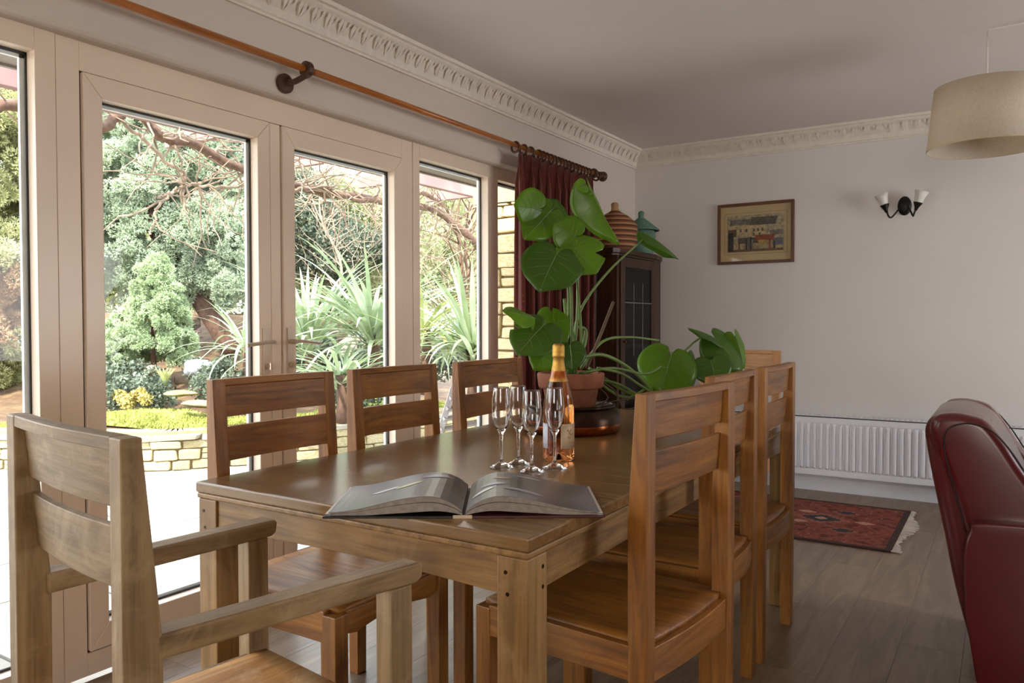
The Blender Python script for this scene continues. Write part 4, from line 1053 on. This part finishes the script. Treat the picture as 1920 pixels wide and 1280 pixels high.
while s < S[-1]-.2:
    ln = random.uniform(.38, .6); p, td = at(s+ln/2); nrm = Vector((-td.y, td.x, 0))
    stone_obj(gw, COPE, 'coping_stone', p+nrm*.10+Vector((0, 0, z+.022)), td, (ln-.012, .25, .045)); s += ln
# raised ground behind the wall
def ground(x, y):
    # distance beyond the wall roughly
    d = 1e9
    for i in range(0, len(curve), 4):
        c_ = curve[i]; dd = math.hypot(x-c_.x, y-c_.y); d = min(d, dd)
    z_ = .19+min(1.1, max(0, d-1.5)*.20)
    return z_+.03*math.sin(x*3.1+y)+.03*math.sin(y*2.7-x*1.3)
b = MB(); NU, NV = 56, 30
def gsurf(u, v):
    p, td = at(u*S[-1]); nrm = Vector((-td.y, td.x, 0)); q = p+nrm*(.14+v*v*13)
    if v > .3: q = q+Vector((-1, .5, 0)).normalized()*0
    return (q.x, q.y, ground(q.x, q.y) if v > 0 else .17)
b.grid(NU, NV, gsurf, GRND); struct(b.build('garden_ground', smooth=True))
# far lawn / earth plane below everything
b = MB(); b.box((-60, -40, -.5), (-9.4, 60, GZ-.11), GRND); b.box((-9.4, 9.9, -.5), (-2.5, 60, GZ-.11), GRND); struct(b.build('outer_ground'))

# moss lawn strip: blades
mb = MB()
def msurf(u, v):
    s_ = (.3+u*.62)*S[-1]; p, td = at(s_); nrm = Vector((-td.y, td.x, 0)); q = p+nrm*(.24+v*1.15*(.75+.25*math.sin(u*9))); return Vector((q.x, q.y, ground(q.x, q.y)+.02+.012*math.sin(u*40)*math.sin(v*11)))
mb.grid(60, 10, lambda u, v: tuple(msurf(u, v)), MOSSB)
ml = thing('moss_lawn', 'bright yellow-green mossy strip on top of the low stone wall', 'moss')
mb.build('moss_bed', ml, smooth=True)
N = 26000; uu = rng.random(N); vv_ = rng.random(N)
tab = np.array([[msurf(i/60, j/12) for j in range(13)] for i in range(61)])
iu = (uu*60); jv = (vv_*12); i0 = iu.astype(int); j0 = jv.astype(int); fu = (iu-i0)[:, None]; fv = (jv-j0)[:, None]
pp = tab[i0, j0]*(1-fu)*(1-fv)+tab[i0+1, j0]*fu*(1-fv)+tab[i0, j0+1]*(1-fu)*fv+tab[i0+1, j0+1]*fu*fv
a_ = rng.random(N)*2*PI; wv = np.stack([np.cos(a_), np.sin(a_), np.zeros(N)], 1)*.010
tipv = pp+np.stack([rng.normal(0, .016, N), rng.normal(0, .016, N), .012+.03*rng.random(N)], 1)
V = np.stack([pp-wv, pp+wv, tipv], 1); stuff(np_mesh('moss_tuft', V, np.arange(3*N), MOSS, ml))

# foliage builders -------------------------------------------------
def sprigs(centers, radii, per, ln, wd, up=.35, jitter=.5, squash=1.0):
    """two crossing slim triangles per sprig, radiating out of each puff"""
    C_ = np.repeat(np.asarray(centers), per, 0); R_ = np.repeat(np.asarray(radii), per)
    n = len(C_); d = rng.normal(size=(n, 3)); d /= np.linalg.norm(d, axis=1)[:, None]
    rad = R_*(.55+.45*rng.random(n)**.5); base = C_+d*rad[:, None]*np.array([1, 1, squash])
    g = d+rng.normal(0, jitter, (n, 3)); g[:, 2] += up; g /= np.linalg.norm(g, axis=1)[:, None]
    l_ = ln*(.6+.8*rng.random(n))[:, None]
    s = np.cross(g, rng.normal(size=(n, 3))); s /= np.linalg.norm(s, axis=1)[:, None]; s2 = np.cross(g, s)
    w_ = wd*(.7+.6*rng.random(n))[:, None]
    V = np.concatenate([np.stack([base-s*w_, base+s*w_, base+g*l_], 1), np.stack([base-s2*w_, base+s2*w_, base+g*l_], 1)], 0)
    return V.reshape(-1, 3)
def cards(centers, radii, per, sz, jit=1.0, asp=.6):
    """small diamond leaves"""
    C_ = np.repeat(np.asarray(centers), per, 0); R_ = np.repeat(np.asarray(radii), per); n = len(C_)
    d = rng.normal(size=(n, 3)); d /= np.linalg.norm(d, axis=1)[:, None]; base = C_+d*(R_*rng.random(n)**.45)[:, None]
    a = rng.normal(size=(n, 3)); a /= np.linalg.norm(a, axis=1)[:, None]; s = np.cross(a, rng.normal(size=(n, 3))); s /= np.linalg.norm(s, axis=1)[:, None]
    l_ = (sz*(.6+.8*rng.random(n)))[:, None]
    return np.stack([base-a*l_, base+s*l_*asp, base+a*l_, base-s*l_*asp], 1).reshape(-1, 3)
def lobes_of(puffs, seedv, k=11):
    R_ = random.Random(seedv); out = []
    for c_, r_ in puffs:
        for j in range(k):
            z_ = R_.uniform(-.6, 1); th = R_.uniform(0, 2*PI); q = math.sqrt(max(0, 1-z_*z_)); rr_ = r_*.78
            out.append(((c_[0]+q*math.cos(th)*rr_, c_[1]+q*math.sin(th)*rr_, c_[2]+z_*rr_*1.1), r_*R_.uniform(.30, .44)))
    return out
def conifer(label, puffs, mat, trunk, per=1150, ln=.034, wd=.0085, name='conifer', extra=None):
    t = thing(name, label, 'tree')
    puffs = lobes_of(puffs, len(puffs)); per = int(per/11)
    if extra: extra = (lobes_of(extra[0], 3), extra[1])
    c_ = np.array([p[0] for p in puffs]); rr_ = np.array([p[1] for p in puffs])
    V = sprigs(c_, rr_, per, ln, wd); stuff(np_mesh('foliage', V, np.arange(len(V)), mat, t))
    if extra:
        c2 = np.array([p[0] for p in extra[0]]); rr2 = np.array([p[1] for p in extra[0]]); V = sprigs(c2, rr2, per, ln, wd); stuff(np_mesh('browning_foliage', V, np.arange(len(V)), extra[1], t))
    for pts, r0, r1 in trunk:
        b = MB(); cv = bez(pts, 18); n = len(cv)-1; b.tube(cv, [r0+(r1-r0)*i/n for i in range(n+1)], BARK, 8); b.build('branch', t, smooth=True)
    return t
def blob(cx_, cy_, rx, ry, d, dr, n, r0, r1, seedv, avoid=None):
    """puffs spread over an ellipsoid body whose centre lies on photo direction (cx_,cy_) at depth d"""
    R_ = random.Random(seedv); out = []; c_ = P(cx_, cy_, d); sx1 = rx/F_PX*d; sz1 = ry/F_PX*d
    while len(out) < n:
        th = R_.uniform(0, 2*PI); zz = R_.uniform(-1, 1); rho = R_.uniform(.62, 1.0)
        q = math.sqrt(1-zz*zz)
        p = c_+rgt*(sx1*q*math.cos(th)*rho)+Vector((-math.sin(YAW), math.cos(YAW), 0))*(dr*q*math.sin(th)*rho)+Vector((0, 0, sz1*zz*rho))
        if p.z < .25: continue
        if avoid and avoid(p): continue
        out.append((tuple(p), R_.uniform(r0, r1)))
    return out
tA = blob(-40, 430, 150, 330, 9.2, 1.1, 230, .15, .26, 1)
br = [(p, r_) for p, r_ in tA if .9 < p[2] < 1.9 and (Vector(p)-EYE).dot(rgt)/((Vector(p)-EYE).dot(fwd)) < -.60]
tA2 = [q for q in tA if q not in br or q[0][2] > 1.75]
conifer('tall olive conifer with an orange-brown patch, seen through the leftmost window pane', tA2, CON2, [([P(0, 760, 9.4), P(-20, 560, 9.3), P(-50, 350, 9.3), P(-60, 150, 9.3)], .10, .03)], extra=([q for q in br if q[0][2] <= 1.75], CONO))
def gap(p):   # keep a dark hollow along the leaning trunk
    v = Vector(p)-EYE; d = v.dot(fwd); px = 960+F_PX*v.dot(rgt)/d; py = 640-F_PX*(v.z)/d-33
    for (x0, y0, x1, y1, w_) in ((232, 215, 245, 300, 14), (285, 440, 385, 590, 16), (380, 560, 420, 650, 16)):
        t = max(0, min(1, ((px-x0)*(x1-x0)+(py-y0)*(y1-y0))/((x1-x0)**2+(y1-y0)**2)))
        if math.hypot(px-x0-t*(x1-x0), py-y0-t*(y1-y0)) < w_: return True
    return False
tB = blob(330, 370, 175, 230, 10.6, 1.0, 230, .15, .27, 2, gap)+blob(250, 300, 110, 130, 10.9, .7, 60, .15, .24, 4, gap)+blob(440, 470, 70, 110, 10.2, .6, 40, .14, .24, 5, gap)
conifer('big blue-green conifer with a dark leaning trunk behind the left glass door', tB, CON1, [([P(440, 660, 10.6), P(380, 570, 10.6), P(290, 430, 10.6), P(240, 300, 10.6), P(230, 190, 10.6)], .16, .05), ([P(330, 480, 10.5), P(400, 420, 10.3), P(430, 330, 10.3)], .05, .02), ([P(290, 430, 10.5), P(220, 400, 10.3), P(190, 330, 10.3)], .05, .02)])
tC = []
R_ = random.Random(9)
for k in range(150):
    zz = R_.random(); th = R_.uniform(0, 2*PI); c_ = P(285, 672, 8.9); hgt = 1.18
    rad = .60*(1-zz)**.75*(.5+.5*R_.random())*(1 if zz > .12 else .8)
    tC.append(((c_.x+rad*math.cos(th)+.1*zz, c_.y+rad*math.sin(th), c_.z-.05+zz*hgt), R_.uniform(.06, .11)))
conifer('small light green pointed conifer in front of the blue-green one', tC, CON3, [([P(290, 720, 8.9), P(285, 600, 8.9)], .04, .01)], per=800, ln=.024, wd=.006)

def bush(name, label, puffs, mat, per, sz, cat='shrub', twigs=(), asp=.6, twmat=TWIG):
    t = thing(name, label, cat)
    V = cards([p[0] for p in puffs], [p[1] for p in puffs], per, sz, asp=asp); stuff(np_mesh('foliage', V, np.arange(len(V)), mat, t, nper=4))
    if twigs:
        b = MB()
        for pts, r0, r1 in twigs:
            n = len(pts)-1; b.tube(pts, [r0+(r1-r0)*i/n for i in range(n+1)], twmat, 5, cap=False)
        stuff(b.build('twigs', t))
    return t
def twiggy(seedv, x0, x1, y0, y1, d0, d1, n, L0=.5, r=.006):
    R_ = random.Random(seedv); out = []
    for k in range(n):
        p = P(R_.uniform(x0, x1), R_.uniform(y0, y1), R_.uniform(d0, d1)); dirv = Vector((R_.uniform(-1, 1), R_.uniform(-1, 1), R_.uniform(-.3, 1))).normalized(); pts = [p]
        for j in range(5): dirv = (dirv+Vector((R_.uniform(-.5, .5), R_.uniform(-.5, .5), R_.uniform(-.35, .35)))).normalized(); pts.append(pts[-1]+dirv*L0/5*R_.uniform(.6, 1.3))
        out.append((pts, r, r*.35))
    return out
bush('mixed_shrub', 'loose light green shrub with pale twigs behind the right glass door', blob(640, 470, 120, 150, 12.5, .9, 90, .18, .36, 31), SHRB, 300, .034, twigs=twiggy(41, 540, 760, 290, 560, 10.6, 12.5, 130, .9, .005))
bush('mixed_shrub', 'twiggy pale shrub filling the far window pane beside the stone pier', blob(860, 450, 100, 150, 11.5, .9, 70, .16, .32, 33), SHRB, 220, .030, twigs=twiggy(43, 770, 930, 320, 640, 9, 11.5, 240, .9, .005))
bush('evergreen_shrub', 'dark green rounded evergreen low behind the right glass door', blob(575, 420, 60, 110, 11.8, .5, 40, .16, .28, 35), SHRD, 330, .026)
bush('evergreen_shrub', 'dark green evergreen between bare twigs in the middle of the right door', blob(665, 475, 70, 60, 11.6, .5, 34, .16, .28, 36), SHRD, 330, .026)
bush('garden_hedge', 'tall pale green hedge closing the garden behind the conifers', [q for cx_ in range(-250, 1050, 130) for q in blob(cx_, 455, 100, 165, 15.5, .9, 26, .35, .6, 60+cx_)], SHRB, 260, .06, cat='hedge')
bush('groundcover', 'dark green leafy groundcover below the conifers, left door', [(tuple(P(x, y, d)), .17) for x, y, d in ((205, 655, 8.9), (225, 690, 8.5), (205, 715, 8.2), (240, 725, 8.1), (270, 735, 8.0), (215, 745, 7.9), (300, 745, 7.9), (195, 690, 8.6), (260, 700, 8.4), (290, 715, 8.2))], SHRD, 520, .022)
bush('groundcover', 'low dark leafy cover under the strap-leaved plants of the right door', [(tuple(P(x, y, 8.0)), .20) for x, y in ((550, 700), (580, 720), (610, 700), (640, 690), (670, 700), (700, 700), (730, 700), (560, 660), (600, 655), (700, 665), (740, 670), (640, 730), (690, 735), (790, 690), (830, 680), (870, 690), (910, 690), (850, 660))], SHRD, 420, .026)
bush('groundcover', 'blue-green groundcover to the right of the white rock', [(tuple(P(x, y, d)), .14) for x, y, d in ((395, 700, 8.0), (420, 690, 8.0), (380, 725, 7.8), (440, 715, 7.8), (410, 735, 7.7), (365, 690, 8.3))], SHRD, 420, .020)
bush('yellow_flowers', 'small patch of yellow flowering plants at the foot of the bank', [(tuple(P(x, y, d)), .07) for x, y, d in ((250, 745, 7.7), (262, 738, 7.7), (232, 748, 7.7), (238, 756, 7.6), (272, 748, 7.6), (225, 742, 7.8))], plain('yellow_petals', 'b5a55c', .7, var=.2), 200, .016, cat='flowers')
def yf(): 
    t = thing('young_fern', 'small lime green upright plant on the brown bank', 'plant')
    for k in range(16):
        a = 2*PI*k/16; c_ = P(310, 722, 7.9); b = MB(); 
        pts = [c_, c_+Vector((.05*math.cos(a), .05*math.sin(a), .10)), c_+Vector((.10*math.cos(a), .10*math.sin(a), .17))]
        vs_ = []
        for i, p in enumerate(pts):
            wv = Vector((-math.sin(a), math.cos(a), 0))*(.012, .016, .003)[i]; vs_ += [p-wv, p+wv]
        b.add(vs_, [(0, 1, 3, 2), (2, 3, 5, 4)], PHOY); b.build('frond', t)
yf()
def boulder(name, label, px, py, d, size, mat, rz=0):
    b = MB(); n = 14
    rr_ = random.Random(px)
    ph_ = [rr_.uniform(0, 6) for _ in range(6)]
    def f(u, v):
        th = 2*PI*u; la = PI*(v-.5); k = 1+.12*math.sin(3*th+ph_[0])*math.cos(la)+.10*math.sin(2*th+ph_[1]+3*la)+.06*math.sin(5*la+ph_[2])
        return (k*math.cos(la)*math.cos(th)*size[0], k*math.cos(la)*math.sin(th)*size[1], k*math.sin(la)*size[2])
    b.grid(18, 10, f, mat); c_ = P(px, py, d); o = b.build(name, smooth=True, loc=c_, rot=(0, 0, rz)); return tag(o, label, 'rock')
WHITER = plain('white_rock', '96979e', .8, var=.15, scale=10, bump=.5)
PINKR = plain('pinkish_rock', 'b58e76', .85, var=.15, scale=10, bump=.5)
boulder('rock', 'white angular rock on the bank at the foot of the leaning trunk', 370, 690, 8.1, (.15, .08, .09), WHITER, .9)
boulder('rock', 'small pinkish rock left of the lime green plant', 284, 694, 8.3, (.08, .07, .05), PINKR)
boulder('rock', 'flat mossy stone below the lime green plant', 338, 737, 7.7, (.17, .10, .03), stone('mossy_stone', '77704e', '8e8660', 'a39b78'), .5)
boulder('rock', 'low flat stone edging the moss beside the first door-side chair', 385, 757, 7.3, (.24, .10, .035), stone('brown_flat_stone', '6f6150', '877966', '9c8f7c'), .5)

# strap-leaved plants, each leaf an object
def strap(name, label, px, py, d, n, L0, L1, wd, mat, seedv, lean=0, updir=.5, trunk=None):
    R_ = random.Random(seedv); base = P(px, py, d); t = thing(name, label, 'plant', base); vari = []
    for k in range(n):
        L_ = R_.uniform(L0, L1); el = R_.uniform(.15, 1.25)*updir*1.6; el = min(el, 1.5); w0 = wd*R_.uniform(.8, 1.2); bend = R_.uniform(.25, .8)*(1.3-el*.6)
        if len(vari) < 22:
            b = MB(); vs_ = []; m_ = 8
            x = z_ = 0; e = el
            for i in range(m_+1):
                f = i/m_; ww = w0*(.55+.9*f if f < .35 else (.865+(.135)*0)*(1-((f-.35)/.65)**1.8)+.03)
                vs_ += [(x, -ww, z_+ww*.35), (x, 0, z_), (x, ww, z_+ww*.35)]
                x += math.cos(e)*L_/m_; z_ += math.sin(e)*L_/m_; e -= bend*(.4+f)*2/m_*1.4
            fs = []
            for i in range(m_): a = 3*i; fs += [(a, a+1, a+4, a+3), (a+1, a+2, a+5, a+4)]
            b.add(vs_, fs, mat); o = b.build('leaf', t, smooth=True); vari.append(o)
        else:
            src = vari[R_.randrange(len(vari))]; o = src.copy(); COL.objects.link(o); o.parent = t; s_ = R_.uniform(.8, 1.15); o.scale = (s_, 1, s_)
        o.rotation_euler = (0, 0, R_.uniform(0, 2*PI)); o.location = (R_.uniform(-.03, .03), R_.uniform(-.03, .03), R_.uniform(-.05, .12))
    if trunk:
        b = MB(); b.tube([(0, 0, -trunk), (.02, 0, -trunk*.5), (0, 0, .1)], [.06, .05, .05], BARK, 10); b.build('trunk', t, smooth=True)
    return t
strap('strap_leaf_plant', 'large spiky strap-leaved plant centred behind the right glass door', 700, 645, 7.0, 120, .8, 1.3, .027, PHOR, 5, trunk=.45)
strap('strap_leaf_plant', 'spiky upright strap-leaved plant at the left of the right glass door', 580, 665, 7.6, 95, .9, 1.4, .025, PHOR, 6, updir=.6, trunk=.35)
strap('strap_leaf_plant', 'spiky strap-leaved plant at the right edge of the left glass door', 462, 668, 7.9, 45, .55, .9, .022, PHOR, 7, updir=.55, trunk=.3)
strap('strap_leaf_plant', 'yellow-green spiky plant at the left of the far window pane', 797, 640, 6.6, 60, .45, .75, .020, PHOY, 8, trunk=.45)
strap('strap_leaf_plant', 'pale spiky strap-leaved plant low in the far window pane', 885, 675, 6.3, 80, .5, .95, .024, PHOR, 10, updir=.6, trunk=.4)
strap('strap_leaf_plant', 'drooping strap-leaved plant just behind the middle door-side chair', 640, 725, 6.5, 60, .5, .9, .022, PHOR, 12, updir=.4, trunk=.3)
boulder('clay_pot_shard', 'pinkish clay lump among strap leaves in the far window', 905, 655, 7.4, (.16, .12, .12), CLAYP)

# bare saplings in the far window
def sapling(label, pts, r0, tw, seedv, mat=DTWIG):
    t = thing('bare_sapling', label, 'tree'); b = MB(); cv = bez(pts, 20); n = len(cv)-1; b.tube(cv, [r0*(1-.7*i/n) for i in range(n+1)], mat, 7); b.build('trunk', t, smooth=True)
    R_ = random.Random(seedv); b = MB()
    for k in range(tw):
        p = cv[R_.randrange(3, n+1)]; dv = Vector((R_.uniform(-1, 1), R_.uniform(-1, 1), R_.uniform(0, 1))).normalized(); q = [p]
        for j in range(5): dv = (dv+Vector((R_.uniform(-.5, .5), R_.uniform(-.5, .5), R_.uniform(-.2, .4)))).normalized(); q.append(q[-1]+dv*.14)
        b.tube(q, [r0*.35, r0*.3, r0*.24, r0*.18, r0*.12, r0*.05], mat, 5, cap=False)
    stuff(b.build('twigs', t))
sapling('thin dark bare sapling in the middle of the far window pane', [P(880, 680, 8.0), P(872, 560, 8.0), P(862, 470, 8.0), P(858, 400, 8.1)], .03, 26, 1)
sapling('thin dark leaning sapling right of the first one in the far window pane', [P(895, 680, 8.2), P(888, 580, 8.2), P(872, 470, 8.3), P(880, 380, 8.3)], .026, 24, 2)
sapling('bare sapling with fine twigs seen in the right glass door', [P(620, 600, 9.5), P(640, 500, 9.5), P(600, 400, 9.5), P(610, 300, 9.5)], .022, 34, 3, TWIG)

# pergola fascia and vine
XPG = -4.2
pg_ = thing('pergola', 'long pinkish painted pergola beam outside above the glass doors', 'pergola')
b = MB(); b.box((XPG-.06, -3, 2.305), (XPG, 11, 2.43), PERG); b.build('beam', pg_, bevel=.004)
for y in (-2.2, 9.5):
    b = MB(); b.box((XPG-.09, y-.05, GZ), (XPG+.01, y+.05, 2.305), PERG); b.build('post', pg_, bevel=.004)
for k in range(13):
    b = MB(); y = -2.6+k*1.02; b.box((XPG-1.1, y-.025, 2.43), (XPG+.25, y+.025, 2.53), PERG); b.build('rafter', pg_, bevel=.003)
vn = thing('climbing_vine', 'thick bare brown vine twisting along the pergola outside the doors', 'vine')
XV = XPG-.35
def on(px, py, X=XV):
    d0 = (r2*((px-960)/F_PX)+u2*(-(py-640)/F_PX)+fwd); return EYE+d0*(X/d0.x)
def vine(pts, r0, r1, mat=VINE, seg=9):
    b = MB(); cv = bez([Vector(p) for p in pts], 40); n = len(cv)-1
    for i in range(1, n): cv[i] += Vector((random.uniform(-.006, .006), random.uniform(-.01, .01), random.uniform(-.012, .012)))
    b.tube(cv, [(r0+(r1-r0)*i/n)*random.uniform(.85, 1.15) for i in range(n+1)], mat, seg); b.build('stem', vn, smooth=True); return cv
random.seed(5)
c1 = vine([on(-120, 190), on(-40, 205), on(20, 195), on(62, 212), on(120, 225), on(170, 243), on(205, 232), on(222, 210), on(255, 210), on(285, 240), on(312, 262), on(350, 262), on(400, 290), on(460, 318)], .036, .030)
c2 = vine([on(460, 318), on(510, 330), on(560, 352), on(610, 362), on(660, 368), on(720, 378), on(780, 384), on(820, 395), on(860, 425), on(890, 455), on(915, 490), on(922, 540)], .030, .040)
c3 = vine([on(540, 362, XV+.1), on(600, 350, XV+.1), on(660, 372, XV+.1), on(725, 375, XV+.1), on(790, 362, XV+.1), on(830, 385, XV+.1)], .018, .022)
c4 = vine([on(222, 215), on(240, 235), on(310, 300), on(345, 325), on(350, 345), on(400, 350), on(455, 348)], .014, .008, TWIG)
c5 = vine([on(350, 345), on(310, 365), on(290, 372)], .009, .005, TWIG); c6 = vine([on(345, 350), on(300, 380), on(288, 420), on(280, 440)], .010, .005, TWIG)
b = MB(); Rv = random.Random(8)
for cv, cnt_ in ((c1[:14], 8), (c1[24:], 34), (c2, 90), (c3, 40), (c4[20:], 22), (c6, 3)):
    for k in range(cnt_):
        p = Vector(cv[Rv.randrange(len(cv))]); dv = Vector((Rv.uniform(-.6, .6), Rv.uniform(-1, 1), Rv.uniform(-.9, .6))).normalized(); q = [p]; st = Rv.uniform(.06, .12)
        for j in range(6):
            dv = (dv+Vector((Rv.uniform(-.5, .5), Rv.uniform(-.5, .5), Rv.uniform(-.5, .45)))).normalized(); q.append(q[-1]+dv*st)
            if j == 3 and Rv.random() < .6:
                d2 = (dv+Vector((Rv.uniform(-1, 1), Rv.uniform(-1, 1), Rv.uniform(-1, 1)))).normalized(); b.tube([q[-1], q[-1]+d2*.10, q[-1]+d2*.2+Vector((0, 0, Rv.uniform(-.05, .05)))], [.004, .003, .0015], TWIG, 5, cap=False)
        r0 = Rv.uniform(.005, .009); b.tube(q, [r0*(1-.12*j) for j in range(7)], TWIG, 5, cap=False)
stuff(b.build('twigs', vn))

# stone pier of the house wing beyond the last window
YP = 4.75
pr = MB(); pr.box((-3.22, YP+.02, GZ), (-2.71, YP+.5, 2.0), MORT); pr = struct(pr.build('stone_pier'))
random.seed(33); z = GZ+.005; row = 0
while z < 1.98:
    hh = random.choice((.09, .11, .14, .17)); hh = min(hh, 2.0-z)
    xs_ = [-3.24, -3.24+random.uniform(.12, .40), -2.715] if row % 2 == 0 else [-3.24, -3.24+random.uniform(.07, .16), -3.24+random.uniform(.28, .42), -2.715]
    for a, c_ in zip(xs_, xs_[1:]):
        if c_-a > .22 and hh > .13 and random.random() < .6:
            for k in (0, 1): stone_obj(pr, PILL, 'stone', Vector(((a+c_)/2, YP+.02, z+hh*(.25+.5*k))), Vector((1, 0, 0)), (c_-a-.012, .12, hh/2-.010))
        else: stone_obj(pr, PILL, 'stone', Vector(((a+c_)/2, YP+.02+random.uniform(-.006, .006), z+hh/2)), Vector((1, 0, 0)), (c_-a-.012, .12, hh-.012))
    z += hh; row += 1
b = MB(); b.box((-3.35, YP-.04, 2.0), (-2.71, YP+.5, 2.12), LINT); struct(b.build('pier_lintel'))

# folding garden chair outside behind the door-side chairs
gc = thing('folding_garden_chair', 'silvery grey folded wooden garden chair outside between two door-side chairs', 'garden chair')
def seatpt(px, py, d): return P(px, py, d)
for d0 in (4.55, 4.95):
    for (a, c_) in (((826, 800), (852, 728)), ((840, 835), (832, 815))):
        pass
A0 = P(812, 850, 4.6); A1 = P(850, 728, 4.75); off_ = rgt*.0+Vector((.02, .42, 0))
for k, q in enumerate((Vector((0, 0, 0)), off_)):
    a = A0+q; c_ = A1+q; a2 = a+(a-c_)*.75
    a2.z = max(a2.z, GZ+.012)
    b = MB(); dd = (c_-a2).normalized(); b.tube([a2, c_], .026, GREYW[2], 4); b.build('back_post', gc)
    b = MB(); s0 = a2.lerp(c_, .50); b.tube([s0+Vector((0, 0, .02)), Vector((s0.x+.16, s0.y-.16, GZ+.012))], .020, GREYW[2], 4); b.build('front_leg', gc)
for f in (.55, .64, .73, .82, .91):
    b = MB(); p = (A0+(A0-A1)*.75).lerp(A1, f); p.z = max(p.z, GZ+.02); b.tube([p+Vector((.01, -.02, 0)), p+off_+Vector((.01, .02, 0))], .016, GREYW[1], 4); b.build('slat', gc)
